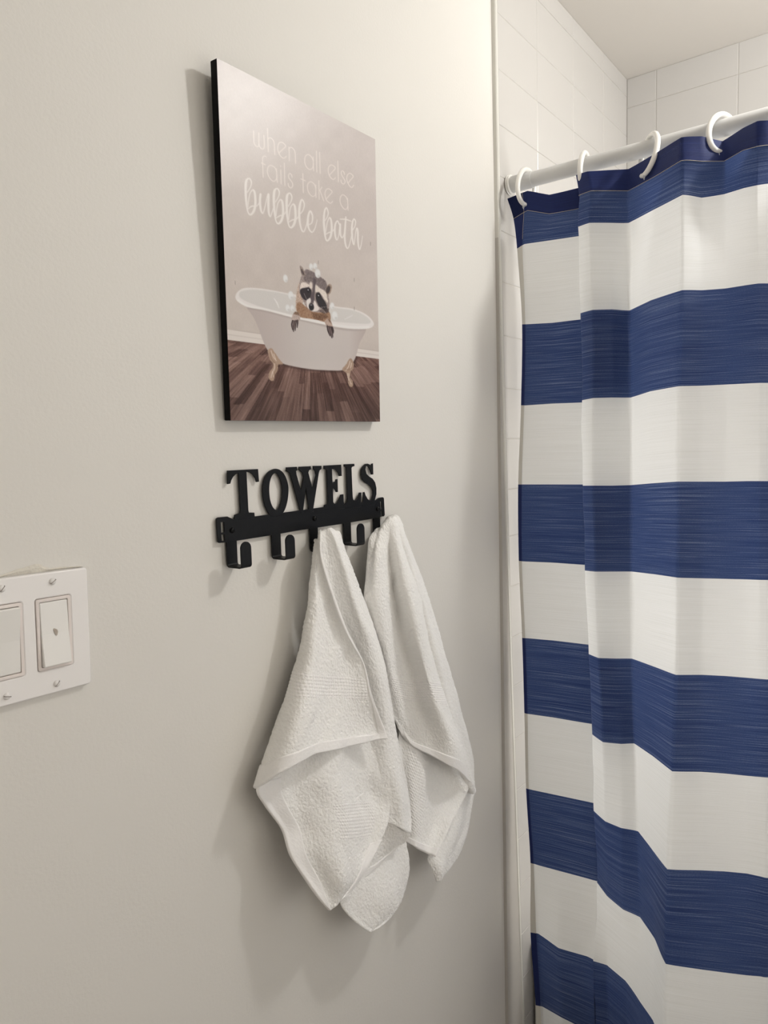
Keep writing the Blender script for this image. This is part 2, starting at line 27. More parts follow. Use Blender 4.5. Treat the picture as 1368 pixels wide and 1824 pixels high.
TOWEL = {"A1":[[[0.6992,-0.008,1.3671],[0.6949,-0.01,1.3677],[0.6964,-0.012,1.3752],[0.6977,-0.013,1.3795],[0.6989,-0.014,1.3824],[0.7001,-0.016,1.3839]],[[0.6939,-0.012,1.3695],[0.6885,-0.015,1.3703],[0.6866,-0.019,1.3759],[0.6868,-0.022,1.3805],[0.6869,-0.024,1.382],[0.688,-0.026,1.3835]],[[0.6863,-0.018,1.3693],[0.6798,-0.022,1.3703],[0.6779,-0.027,1.3759],[0.6758,-0.031,1.3785],[0.6758,-0.034,1.3809],[0.6759,-0.037,1.3832]],[[0.679,-0.02,1.3541],[0.6695,-0.026,1.3558],[0.6672,-0.033,1.3559],[0.6681,-0.036,1.3552],[0.669,-0.039,1.3546],[0.6687,-0.044,1.3536]],[[0.6714,-0.022,1.3113],[0.6567,-0.032,1.3148],[0.6563,-0.042,1.3137],[0.6654,-0.044,1.3102],[0.6758,-0.045,1.3055],[0.6785,-0.053,1.3029]],[[0.6673,-0.02,1.2735],[0.6454,-0.036,1.28],[0.6488,-0.048,1.2765],[0.6662,-0.049,1.2686],[0.6886,-0.047,1.2591],[0.6968,-0.058,1.2543]],[[0.6565,-0.016,1.2287],[0.631,-0.036,1.2381],[0.635,-0.055,1.2365],[0.6692,-0.051,1.2244],[0.7043,-0.049,1.2129],[0.7232,-0.062,1.2063]],[[0.6338,-0.017,1.1893],[0.6092,-0.037,1.2001],[0.6148,-0.06,1.2006],[0.6584,-0.054,1.1854],[0.7021,-0.052,1.1715],[0.7318,-0.066,1.1632]],[[0.615,-0.016,1.1547],[0.5911,-0.036,1.1667],[0.5975,-0.062,1.1722],[0.6451,-0.059,1.1584],[0.7006,-0.054,1.1419],[0.7438,-0.068,1.1318]],[[0.5948,-0.017,1.1221],[0.5735,-0.035,1.1341],[0.5819,-0.062,1.1465],[0.6293,-0.064,1.1396],[0.6949,-0.057,1.1223],[0.7527,-0.07,1.1089]],[[0.5701,-0.021,1.0835],[0.5523,-0.033,1.094],[0.5637,-0.06,1.1139],[0.6089,-0.068,1.1202],[0.6824,-0.062,1.1043],[0.7557,-0.073,1.0927]]],"A2":[[[0.6987,-0.014,1.378],[0.71,-0.014,1.3827],[0.7236,-0.014,1.3828],[0.737,-0.014,1.3721]],[[0.6912,-0.02,1.3806],[0.698,-0.024,1.386],[0.7113,-0.025,1.3861],[0.7325,-0.019,1.3752]],[[0.6802,-0.028,1.3793],[0.6869,-0.034,1.3869],[0.6966,-0.038,1.3883],[0.7278,-0.024,1.3752]],[[0.6803,-0.03,1.3619],[0.689,-0.04,1.3688],[0.6997,-0.046,1.3678],[0.7335,-0.026,1.3494]],[[0.6822,-0.034,1.3165],[0.6985,-0.046,1.3223],[0.7106,-0.053,1.3209],[0.7517,-0.03,1.306]],[[0.6995,-0.036,1.2688],[0.7128,-0.05,1.2708],[0.7231,-0.058,1.2742],[0.7694,-0.034,1.2621]],[[0.7285,-0.038,1.2011],[0.7393,-0.055,1.2088],[0.7527,-0.059,1.2092],[0.7792,-0.05,1.1996]],[[0.7429,-0.04,1.1502],[0.7564,-0.057,1.1526],[0.7666,-0.06,1.1534],[0.7885,-0.054,1.1442]],[[0.7519,-0.042,1.1038],[0.7655,-0.059,1.1006],[0.7783,-0.061,1.0975],[0.7981,-0.055,1.0904]],[[0.7535,-0.042,1.0587],[0.7662,-0.06,1.0585],[0.7856,-0.063,1.052],[0.8085,-0.056,1.0435]],[[0.7541,-0.046,1.0171],[0.7693,-0.062,1.0129],[0.7861,-0.071,1.006],[0.8272,-0.052,0.9883]],[[0.7553,-0.05,0.9866],[0.7716,-0.065,0.9774],[0.7872,-0.074,0.9691],[0.8229,-0.06,0.9518]],[[0.7596,-0.056,0.9685],[0.7747,-0.07,0.9578],[0.7863,-0.075,0.9474],[0.8065,-0.072,0.9329]]],"A6":[[[0.7068,-0.008,1.3647],[0.7249,-0.01,1.3641],[0.7431,-0.008,1.3571]],[[0.6927,-0.012,1.3051],[0.724,-0.016,1.3],[0.7642,-0.012,1.2926]],[[0.6771,-0.014,1.2557],[0.7191,-0.02,1.2473],[0.7866,-0.014,1.2316]],[[0.6499,-0.016,1.203],[0.7115,-0.024,1.1877],[0.815,-0.016,1.1582]],[[0.6202,-0.018,1.1607],[0.7065,-0.026,1.135],[0.8258,-0.018,1.0911]],[[0.5987,-0.018,1.1246],[0.7038,-0.026,1.081],[0.8261,-0.018,1.0346]]],"A5":[[[0.7331,-0.048,0.9956],[0.7614,-0.06,0.9804],[0.7785,-0.07,0.9543],[0.8065,-0.071,0.9326]],[[0.7239,-0.044,0.9581],[0.7534,-0.052,0.947],[0.7791,-0.062,0.9332],[0.8049,-0.068,0.9264]],[[0.7101,-0.04,0.9231],[0.7381,-0.046,0.9177],[0.773,-0.054,0.9167],[0.8033,-0.064,0.9208]],[[0.6977,-0.038,0.8869],[0.7272,-0.044,0.8979],[0.7672,-0.05,0.9064],[0.8018,-0.062,0.9192]]],"A3":[[[0.574,-0.028,1.1064],[0.6194,-0.036,1.1156],[0.667,-0.05,1.1167],[0.7308,-0.044,1.101],[0.765,-0.048,1.0869]],[[0.5522,-0.033,1.0927],[0.6008,-0.038,1.0843],[0.6454,-0.058,1.0807],[0.7248,-0.047,1.0531],[0.7616,-0.054,1.0408]],[[0.5633,-0.034,1.0668],[0.606,-0.041,1.0556],[0.6508,-0.066,1.0497],[0.7363,-0.046,1.0114],[0.7703,-0.061,1.0048]],[[0.5843,-0.038,1.0297],[0.618,-0.047,1.0216],[0.6552,-0.073,1.018],[0.7373,-0.054,0.9811],[0.7636,-0.066,0.9747]],[[0.587,-0.048,0.9987],[0.618,-0.055,0.9918],[0.6524,-0.076,0.9875],[0.7174,-0.062,0.9566],[0.7432,-0.068,0.9536]],[[0.6031,-0.058,0.9609],[0.6291,-0.062,0.954],[0.6463,-0.078,0.9561],[0.6852,-0.072,0.9396],[0.7075,-0.07,0.9324]],[[0.6164,-0.066,0.9334],[0.6317,-0.068,0.9296],[0.6442,-0.074,0.9303],[0.6617,-0.071,0.9237],[0.6762,-0.07,0.918]],[[0.6297,-0.07,0.9128],[0.6339,-0.07,0.912],[0.6382,-0.071,0.9137],[0.6436,-0.071,0.9145],[0.6503,-0.07,0.915]]],"A4":[[[0.6821,-0.036,0.9238],[0.7246,-0.042,0.9206],[0.7841,-0.046,0.9266],[0.832,-0.042,0.9072]],[[0.6795,-0.042,0.8957],[0.7195,-0.05,0.8911],[0.7716,-0.056,0.8853],[0.8374,-0.044,0.8609]],[[0.682,-0.046,0.8776],[0.7196,-0.054,0.8681],[0.7651,-0.06,0.859],[0.8251,-0.048,0.8402]],[[0.6971,-0.052,0.8539],[0.7223,-0.056,0.8478],[0.7576,-0.06,0.8379],[0.8017,-0.052,0.8225]],[[0.713,-0.056,0.8351],[0.7277,-0.058,0.8315],[0.744,-0.059,0.8259],[0.7646,-0.057,0.8176]],[[0.7236,-0.058,0.824],[0.7261,-0.058,0.8226],[0.7298,-0.058,0.8213],[0.7348,-0.058,0.8208]]],"B1":[[[0.8217,-0.012,1.3689],[0.8371,-0.013,1.379],[0.8525,-0.014,1.3825],[0.8637,-0.014,1.3823],[0.8736,-0.014,1.3788]],[[0.814,-0.016,1.3708],[0.824,-0.022,1.3799],[0.8379,-0.025,1.3844],[0.8489,-0.025,1.3833],[0.8626,-0.022,1.3785]],[[0.8037,-0.022,1.3698],[0.8082,-0.033,1.3795],[0.8205,-0.038,1.3841],[0.8312,-0.038,1.3823],[0.8489,-0.032,1.3769]],[[0.7867,-0.026,1.3623],[0.7946,-0.038,1.366],[0.8143,-0.038,1.3646],[0.8209,-0.046,1.3626],[0.8467,-0.038,1.3559]],[[0.7793,-0.028,1.3395],[0.7817,-0.044,1.3387],[0.8194,-0.035,1.3312],[0.8195,-0.055,1.331],[0.8526,-0.044,1.3239]],[[0.7716,-0.03,1.309],[0.7764,-0.047,1.3058],[0.8246,-0.035,1.2942],[0.8233,-0.06,1.2951],[0.8683,-0.046,1.2845]],[[0.7664,-0.03,1.2797],[0.776,-0.048,1.2703],[0.8324,-0.035,1.2537],[0.8313,-0.065,1.2549],[0.8859,-0.048,1.2395]],[[0.7778,-0.026,1.2271],[0.7879,-0.047,1.2196],[0.8443,-0.037,1.2008],[0.8433,-0.069,1.2031],[0.8993,-0.052,1.1838]],[[0.7995,-0.024,1.1637],[0.8106,-0.044,1.16],[0.8622,-0.04,1.1425],[0.8616,-0.072,1.1466],[0.9177,-0.055,1.1244]],[[0.8188,-0.026,1.1096],[0.8332,-0.04,1.1045],[0.8738,-0.046,1.0904],[0.8808,-0.076,1.0917],[0.942,-0.06,1.058]],[[0.8305,-0.032,1.0831],[0.8515,-0.042,1.0592],[0.8785,-0.056,1.0442],[0.9056,-0.077,1.0307],[0.9592,-0.068,0.9936]],[[0.8358,-0.036,1.0718],[0.8538,-0.044,1.0413],[0.8808,-0.06,1.0195],[0.9123,-0.075,0.9945],[0.9738,-0.072,0.9428]]],"B5":[[[0.8494,-0.012,1.3794],[0.8667,-0.014,1.3846],[0.8862,-0.012,1.3706]],[[0.8415,-0.018,1.3804],[0.8531,-0.024,1.3845],[0.8807,-0.017,1.3705]],[[0.8334,-0.024,1.3765],[0.845,-0.034,1.3824],[0.8764,-0.02,1.3685]],[[0.8301,-0.028,1.3614],[0.8402,-0.042,1.3651],[0.8776,-0.024,1.3557]],[[0.8425,-0.03,1.3293],[0.8515,-0.048,1.331],[0.8955,-0.026,1.3199]],[[0.8577,-0.032,1.2867],[0.8643,-0.052,1.2917],[0.9155,-0.028,1.2801]],[[0.8762,-0.034,1.2389],[0.8848,-0.055,1.2431],[0.9389,-0.03,1.2248]],[[0.8891,-0.036,1.1821],[0.8997,-0.058,1.1881],[0.9567,-0.032,1.1689]],[[0.9094,-0.038,1.1056],[0.9273,-0.06,1.11],[0.9867,-0.034,1.0917]],[[0.9392,-0.04,1.0324],[0.9551,-0.062,1.0403],[1.015,-0.036,1.0175]],[[0.963,-0.046,0.9687],[0.9777,-0.064,0.9773],[1.0304,-0.04,0.9536]],[[0.9801,-0.052,0.9329],[0.9889,-0.064,0.9346],[1.0319,-0.044,0.918]],[[0.9975,-0.052,0.9103],[1.0072,-0.056,0.9084],[1.0301,-0.048,0.8998]]],"B2":[[[0.8444,-0.03,1.0789],[0.885,-0.034,1.0486],[0.9434,-0.042,1.0052],[0.9985,-0.048,0.9577]],[[0.8369,-0.03,1.0379],[0.872,-0.042,1.0148],[0.9391,-0.044,0.9717],[0.9886,-0.062,0.9313]],[[0.8375,-0.032,0.9813],[0.8587,-0.05,0.9732],[0.9264,-0.046,0.9379],[0.9577,-0.064,0.9092]],[[0.8346,-0.038,0.9401],[0.8484,-0.056,0.9324],[0.8965,-0.054,0.9041],[0.9199,-0.068,0.8932]],[[0.8304,-0.044,0.9024],[0.8365,-0.06,0.8925],[0.86,-0.064,0.8754],[0.8662,-0.074,0.8686]]],"B3":[[[0.997,-0.034,0.9272],[1.02,-0.042,0.9142],[1.0539,-0.034,0.8882]],[[0.9594,-0.038,0.8952],[0.982,-0.05,0.8889],[1.0402,-0.036,0.8699]],[[0.9216,-0.042,0.8656],[0.9501,-0.056,0.8644],[1.0151,-0.04,0.8316]],[[0.8859,-0.046,0.8504],[0.9207,-0.058,0.843],[0.9805,-0.046,0.8119]],[[0.8843,-0.054,0.8336],[0.9006,-0.06,0.8294],[0.9359,-0.054,0.8095]],[[0.8901,-0.058,0.8118],[0.8933,-0.059,0.8105],[0.9013,-0.058,0.8097]]]}


# ---------------------------------------------------------------- camera
cd = bpy.data.cameras.new('camera')
cd.sensor_fit = 'AUTO'; cd.sensor_width = 36.0; cd.lens = CAM['lens']; cd.clip_start = 0.02
cam = bpy.data.objects.new('camera', cd); COL.objects.link(cam)
_r, _u, _f = (Vector(CAM[k]) for k in 'ruf')
M = Matrix((( _r.x, _u.x, -_f.x), (_r.y, _u.y, -_f.y), (_r.z, _u.z, -_f.z))).to_4x4()
M.translation = Vector(CAM['loc'])
cam.matrix_world = M
S.camera = cam

# ---------------------------------------------------------------- world, lamps, exposure
w = bpy.data.worlds.new('world'); S.world = w; w.use_nodes = True
w.node_tree.nodes['Background'].inputs[0].default_value = (1, 0.97, 0.93, 1)
w.node_tree.nodes['Background'].inputs[1].default_value = 0.02

def lamp(name, loc, power, radius, color):
    l = bpy.data.lights.new(name, 'POINT'); l.energy = power; l.shadow_soft_size = radius; l.color = color
    o = bpy.data.objects.new(name, l); o.location = loc; COL.objects.link(o); return o
lamp('ceiling_lamp', (1.26, -0.84, 2.30), 12.0, 0.04, (1.0, 0.998, 0.98))
lamp('room_fill', (0.20, -1.20, 1.50), 4.4, 0.30, (1.0, 0.945, 0.885))  # unseen warm fill added near the camera, not a fixture
lamp('side_fill', (1.00, -1.45, 1.20), 2.8, 0.30, (1.0, 0.99, 0.975))  # no vanity light modelled: added soft fill to brighten the right part of the wall
lamp('alcove_fill', (1.62, -0.85, 1.25), 12.0, 0.20, (1.0, 0.99, 0.97))  # added fill hidden in the alcove, brightens the curtain from behind

vs = S.view_settings
S.display_settings.display_device = 'sRGB'
vs.view_transform = 'Standard'; vs.look = 'None'; vs.exposure = 0.22; vs.gamma = 1.0; vs.use_curve_mapping = False

# ---------------------------------------------------------------- helpers
def lin(c):
    return tuple((x / 255 / 12.92) if x / 255 <= 0.04045 else ((x / 255 + 0.055) / 1.055) ** 2.4 for x in c)

def mat(name, rgb, rough=0.5, spec=0.5, metal=0.0, noise=None, bump=None, sheen=0.0):
    """rgb in sRGB 0-255; noise=(scale, amount); bump=(scale, strength, distance)"""
    m = bpy.data.materials.new(name); m.use_nodes = True
    nt = m.node_tree; b = nt.nodes['Principled BSDF']
    b.inputs['Base Color'].default_value = (*lin(rgb), 1)
    b.inputs['Roughness'].default_value = rough
    b.inputs['Specular IOR Level'].default_value = spec
    b.inputs['Metallic'].default_value = metal
    if sheen:
        b.inputs['Sheen Weight'].default_value = sheen
    tc = nt.nodes.new('ShaderNodeTexCoord')
    if noise:
        n = nt.nodes.new('ShaderNodeTexNoise'); n.inputs['Scale'].default_value = noise[0]; n.inputs['Detail'].default_value = 4
        nt.links.new(tc.outputs['Object'], n.inputs['Vector'])
        mx = nt.nodes.new('ShaderNodeMix'); mx.data_type = 'RGBA'
        c = lin(rgb); k = noise[1]
        mx.inputs[6].default_value = (*[v * (1 - k) for v in c], 1); mx.inputs[7].default_value = (*[min(1, v * (1 + k)) for v in c], 1)
        nt.links.new(n.outputs['Fac'], mx.inputs[0]); nt.links.new(mx.outputs[2], b.inputs['Base Color'])
    if bump:
        n = nt.nodes.new('ShaderNodeTexNoise'); n.inputs['Scale'].default_value = bump[0]; n.inputs['Detail'].default_value = 3
        nt.links.new(tc.outputs['Object'], n.inputs['Vector'])
        bp = nt.nodes.new('ShaderNodeBump'); bp.inputs['Strength'].default_value = bump[1]; bp.inputs['Distance'].default_value = bump[2]
        nt.links.new(n.outputs['Fac'], bp.inputs['Height']); nt.links.new(bp.outputs[0], b.inputs['Normal'])
    return m

MT = dict(
    wall=mat('wall_paint', (231, 228, 222), 0.6, 0.35, noise=(3, 0.012), bump=(260, 0.10, 0.002)),
    ceil=mat('ceiling_paint', (216, 211, 204), 0.8, 0.2, noise=(4, 0.01)),
    tile=mat('white_tile_glaze', (204, 201, 197), 0.3, 0.5, noise=(9, 0.01), bump=(25, 0.06, 0.003)),
    grout=mat('grout', (197, 193, 187), 0.8, 0.2, noise=(60, 0.03)),
    trim=mat('trim_plastic', (222, 220, 213), 0.35, 0.4, noise=(20, 0.02)),
    floor=mat('floor_vinyl', (150, 140, 130), 0.5, noise=(6, 0.1)),
    rod=mat('rod_enamel', (215, 215, 214), 0.28, 0.5, noise=(12, 0.01)),
    ring=mat('white_plastic', (243, 241, 236), 0.32, 0.5, noise=(30, 0.01)),
    clip=mat('clear_clip', (200, 203, 206), 0.25, 0.6, noise=(90, 0.05)),
    black=mat('black_powder_coat', (8, 9, 11), 0.42, 0.25, noise=(40, 0.15), bump=(900, 0.15, 0.0006)),
    board=mat('black_board_edge', (4, 4, 4), 0.6, 0.12, noise=(30, 0.2)),
    plate=mat('switch_plastic', (246, 243, 241), 0.35, 0.45, noise=(14, 0.008)),
    rocker=mat('rocker_plastic', (242, 240, 236), 0.3, 0.45, noise=(14, 0.008)),
    bezel=mat('bezel_plastic', (238, 229, 224), 0.4, 0.4, noise=(20, 0.02)),
    screw=mat('screw_paint', (236, 233, 230), 0.3, 0.6, noise=(60, 0.03)),
    slot=mat('screw_slot', (158, 150, 144), 0.6, 0.3, noise=(60, 0.1)),
    scuff=mat('scuff_brown', (186, 175, 163), 0.7, 0.2, noise=(200, 0.15)),
    flake=mat('paint_flake', (224, 219, 208), 0.7, 0.2, noise=(120, 0.1), bump=(400, 0.5, 0.002)),
    terry=mat('terry_cotton', (253, 251, 248), 0.95, 0.1, noise=(500, 0.03), bump=(700, 0.5, 0.0018), sheen=0.15),
    hem=mat('flat_cotton', (251, 249, 247), 0.85, 0.15, noise=(700, 0.03), bump=(1600, 0.35, 0.0008), sheen=0.1),
    thread=mat('pale_thread', (196, 186, 172), 0.8, 0.2, noise=(300, 0.15)),
    tub=mat('tub_enamel', (238, 235, 229), 0.2, 0.5, noise=(8, 0.01)),
)

def link_mesh(name, me, m, parent=None, smooth=False):
    if m: me.materials.append(m)
    if smooth:
        me.shade_smooth()
    o = bpy.data.objects.new(name, me); COL.objects.link(o)
    if parent:
        o.parent = parent
        o.matrix_parent_inverse = Matrix.Translation(-parent.location)   # keep world coordinates in the mesh
    return o

def raw(name, v, f, m, parent=None, smooth=False):
    me = bpy.data.meshes.new(name); me.from_pydata([tuple(map(float, p)) for p in v], [], [tuple(map(int, q)) for q in f]); me.update()
    return link_mesh(name, me, m, parent, smooth)

def bmobj(name, bm, m, parent=None, smooth=False):
    me = bpy.data.meshes.new(name); bm.normal_update(); bm.to_mesh(me); bm.free()
    return link_mesh(name, me, m, parent, smooth)

def add_box(bm, lo, hi, bevel=0.0, seg=2):
    r = bmesh.ops.create_cube(bm, size=1.0)
    vs_ = r['verts']
    c = [(a + b) / 2 for a, b in zip(lo, hi)]; s = [b - a for a, b in zip(lo, hi)]
    for v in vs_:
        v.co = Vector((c[0] + v.co.x * s[0], c[1] + v.co.y * s[1], c[2] + v.co.z * s[2]))
    if bevel:
        ed = list({e for v in vs_ for e in v.link_edges})
        bmesh.ops.bevel(bm, geom=ed, offset=bevel, segments=seg, affect='EDGES', profile=0.5)

def box(name, lo, hi, m, parent=None, bevel=0.0, seg=2):
    bm = bmesh.new(); add_box(bm, lo, hi, bevel, seg)
    return bmobj(name, bm, m, parent)

def empty(name, loc, label=None, cat=None, group=None):
    o = bpy.data.objects.new(name, None); COL.objects.link(o); o.location = loc; o.empty_display_size = 0.05
    tag(o, label, cat, group); return o

def tag(o, label=None, cat=None, group=None, kind=None):
    for k, v in (('label', label), ('category', cat), ('group', group), ('kind', kind)):
        if v: o[k] = v
    return o

def tube(name, pts, rad, m, parent=None, seg=10, closed=False):
    pts = [Vector(p) for p in pts]; n = len(pts); V = []; F = []
    rads = rad if hasattr(rad, '__len__') else [rad] * n
    prev = None
    for i, p in enumerate(pts):
        a = pts[(i - 1) % n] if (closed or i > 0) else p
        b = pts[(i + 1) % n] if (closed or i < n - 1) else p
        t = (b - a).normalized()
        if prev is None:
            s = t.orthogonal().normalized()
        else:
            s = (prev - t * prev.dot(t)).normalized()
        prev = s; q = t.cross(s)
        for k in range(seg):
            an = 2 * math.pi * k / seg
            V.append(p + (s * math.cos(an) + q * math.sin(an)) * rads[i])
    rng = n if closed else n - 1
    for i in range(rng):
        j = (i + 1) % n
        for k in range(seg):
            k2 = (k + 1) % seg
            F.append((i * seg + k, i * seg + k2, j * seg + k2, j * seg + k))
    if not closed:
        F.append(tuple(range(seg))[::-1]); F.append(tuple(range((n - 1) * seg, n * seg)))
    return raw(name, V, F, m, parent, True)

def plate(name, loops, yf, thick, m, parent=None, bev=0.0003):
    """flat cut-out in the x-z plane; first loop outline, the rest holes; front face at y=yf"""
    cu = bpy.data.curves.new('outline', 'CURVE'); cu.dimensions = '2D'; cu.fill_mode = 'BOTH'
    cu.extrude = thick / 2 - bev; cu.bevel_depth = bev; cu.bevel_resolution = 1; cu.offset = -bev
    for lp in loops:
        sp = cu.splines.new('POLY'); sp.points.add(len(lp) - 1); sp.use_cyclic_u = True
        for p, q in zip(sp.points, lp): p.co = (q[0], q[1], 0, 1)
    ob = bpy.data.objects.new('outline', cu); COL.objects.link(ob)
    dg = bpy.context.evaluated_depsgraph_get()
    me = bpy.data.meshes.new_from_object(ob.evaluated_get(dg))
    bpy.data.objects.remove(ob); bpy.data.curves.remove(cu)
    me.transform(Matrix(((1, 0, 0, 0), (0, 0, -1, yf + thick / 2), (0, 1, 0, 0), (0, 0, 0, 1))))
    me.name = name; me.materials.clear()
    return link_mesh(name, me, m, parent)

def smoothstep(a, b, x):
    t = np.clip((x - a) / (b - a), 0, 1); return t * t * (3 - 2 * t)

def vnoise(x, y, seed=0):
    """value noise, numpy"""
    xi = np.floor(x).astype(np.int64); yi = np.floor(y).astype(np.int64); fx = x - xi; fy = y - yi
    fx = fx * fx * (3 - 2 * fx); fy = fy * fy * (3 - 2 * fy)
    def hsh(a, b):
        h = (a * 374761393 + b * 668265263 + seed * 974634777) & 0xffffffff
        h = ((h ^ (h >> 13)) * 1274126177) & 0xffffffff
        return ((h ^ (h >> 16)) & 0xffff) / 65535.0
    return (hsh(xi, yi) * (1 - fx) + hsh(xi + 1, yi) * fx) * (1 - fy) + (hsh(xi, yi + 1) * (1 - fx) + hsh(xi + 1, yi + 1) * fx) * fy

# ---------------------------------------------------------------- the room
X0, Y0, YB = -0.75, 0.0, -1.62
wl = box('wall_left', (X0, 0.0, 0), (TRIM[1][0] + 0.004, 0.10, CEIL + 0.02), MT['wall']); tag(wl, kind='structure')
wf = box('wall_front', (X0 - 0.1, YB, 0), (X0, 0.1, CEIL + 0.02), MT['wall']); tag(wf, kind='structure')
wr = box('wall_right', (X0 - 0.1, YB - 0.1, 0), (CORNER + 0.12, YB, CEIL + 0.02), MT['wall']); tag(wr, kind='structure')
fl = box('floor', (X0 - 0.1, YB - 0.1, -0.05), (CORNER + 0.12, 0.1, 0.0), MT['floor']); tag(fl, kind='structure')
ce = box('ceiling', (X0 - 0.1, YB - 0.1, CEIL), (CORNER + 0.12, 0.1, CEIL + 0.06), MT['ceil']); tag(ce, kind='structure')
# alcove walls: grout bed plus tiles
wa = box('wall_alcove', (TRIM[1][0] + 0.004, -0.0066, 0), (CORNER + 0.01, 0.10, CEIL + 0.02), MT['grout']); tag(wa, kind='structure')
wb = box('wall_back', (CORNER - 0.0001, YB, 0), (CORNER + 0.12, 0.0, CEIL + 0.02), MT['grout']); tag(wb, kind='structure')

def trim_x(z):
    zs = [t[1] for t in TRIM][::-1]; xs = [t[0] for t in TRIM][::-1]
    return float(np.interp(z, zs, xs))
TW = 0.0085
V = []; F = []
zz = [0.0] + [0.30 + 0.2 * i for i in range(11)] + [CEIL]
for z in zz:
    x = trim_x(z)
    V += [(x, 0.002, z), (x, -0.0066, z), (x + 0.0014, -0.0082, z), (x + TW - 0.001, -0.0082, z), (x + TW, -0.0070, z), (x + TW, 0.002, z)]
for i in range(len(zz) - 1):
    for k in range(5): F.append((i * 6 + k, i * 6 + k + 1, i * 6 + k + 7, i * 6 + k + 6))
F.append(tuple(range(6))[::-1]); F.append(tuple(range(len(V) - 6, len(V))))
# wall behind the leaning trim
bk = raw('trim_1', V, F, MT['trim']); tag(bk, kind='structure')
tag(box('trim_2', (TRIM[1][0], -0.0008, 0), (TRIM[-1][0] + .03, 0.001, 1.30), MT['wall']), kind='structure') if False else None
# painted strip of wall left of the trim where it leans away from plumb
V = []; F = []
for z in zz:
    V += [(TRIM[1][0] - 0.02, 0.0, z), (trim_x(z) + 0.001, 0.0, z)]

TG = 0.0006
def make_tile(name, pts, nrm, parent, th=0.0072, bev=0.0009):
    """pts: four corners of the tile face, in order; nrm: face normal"""
    n = Vector(nrm); P = [Vector(p) for p in pts]; c = sum(P, Vector()) / 4
    ins = [p + (c - p).normalized() * bev * 1.5 for p in P]
    v = [p - n * th for p in P] + [p - n * bev for p in P] + ins
    f = [(8, 9, 10, 11)]
    for k in range(4):
        j = (k + 1) % 4
        f += [(k, j, 4 + j, 4 + k), (4 + k, 4 + j, 8 + j, 8 + k)]
    return raw(name, v, f, MT['tile'], parent)

zj = [CEIL] + TILE_Z
while zj[-1] - 0.0985 > 0.0: zj.append(zj[-1] - 0.0985)
FY = -0.0075
for a, b in zip(zj[:-1], zj[1:]):
    for k in range(4):
        dz = random.uniform(-.0002, .0002)
        x1 = TILE_J[k] if k < 3 else CORNER
        for_l = (trim_x(a) + TW, trim_x(b) + TW) if k == 0 else (TILE_J[k - 1], TILE_J[k - 1])
        if for_l[1] + 0.01 > x1: continue
        make_tile('tile', [(for_l[1] + TG, FY + dz, b + TG), (x1 - TG, FY + dz, b + TG), (x1 - TG, FY + dz, a - TG), (for_l[0] + TG, FY + dz, a - TG)], (0, -1, 0), wa)
bz = [CEIL, BACK_Z] + [BACK_Z - 0.0985 * i for i in range(1, 12)]
yj = [-0.0075, BACK_Y[0]] + [BACK_Y[0] - 0.186 * i for i in range(1, 9)]
for a, b in zip(bz[:-1], bz[1:]):
    for y1, y2 in zip(yj[:-1], yj[1:]):
        dx = random.uniform(-.0002, .0002); X = CORNER - 0.001 + dx
        make_tile('tile', [(X, y1 - TG, b + TG), (X, y2 + TG, b + TG), (X, y2 + TG, a - TG), (X, y1 - TG, a - TG)], (-1, 0, 0), wb)

# bathtub behind the curtain
tb = empty('bathtub', (1.6, -0.75, 0), 'white bathtub in the tiled alcove behind the striped shower curtain', 'bathtub')
bm = bmesh.new()
x0, x1, y0, y1, zr = 1.318, CORNER - 0.004, -0.0105, -1.55, 0.44
def rect(x0, y0, x1, y1, z, n=10, rad=0.0):
    out = []
    for cx_, cy_, a0 in ((x1 - rad, y0 - rad, 0), (x0 + rad, y0 - rad, 90), (x0 + rad, y1 + rad, 180), (x1 - rad, y1 + rad, 270)):
        for k in range(n):
            an = math.radians(a0 + 90 * k / (n - 1)); out.append((cx_ + rad * math.cos(an), cy_ + rad * math.sin(an), z))
    return out
loops = [rect(x0 + .01, y0, x1, y1, 0.0, rad=.004), rect(x0 + .01, y0, x1, y1, zr - .05, rad=.004), rect(x0, y0, x1, y1, zr - .04, rad=.005), rect(x0, y0, x1, y1, zr - .008, rad=.005),
         rect(x0 + .008, y0 - .006, x1 - .004, y1 + .006, zr, rad=.012), rect(x0 + .06, y0 - .07, x1 - .05, y1 + .08, zr - .002, rad=.10), rect(x0 + .075, y0 - .09, x1 - .065, y1 + .10, zr - .03, rad=.11),
         rect(x0 + .11, y0 - .16, x1 - .10, y1 + .25, .12, rad=.12), rect(x0 + .16, y0 - .22, x1 - .15, y1 + .32, .085, rad=.10)]
V = [p for l in loops for p in l]; n_ = 40; F = []
for i in range(len(loops) - 1):
    for k in range(n_): F.append((i * n_ + k, i * n_ + (k + 1) % n_, (i + 1) * n_ + (k + 1) % n_, (i + 1) * n_ + k))
F.append(tuple(range((len(loops) - 1) * n_, len(loops) * n_)))
bm.free(); raw('basin', V, F, MT['tub'], tb, True)
tube('drain', [(1.62, -0.33, .083), (1.62, -0.33, .089)], .03, MT['clip'], tb, 20)

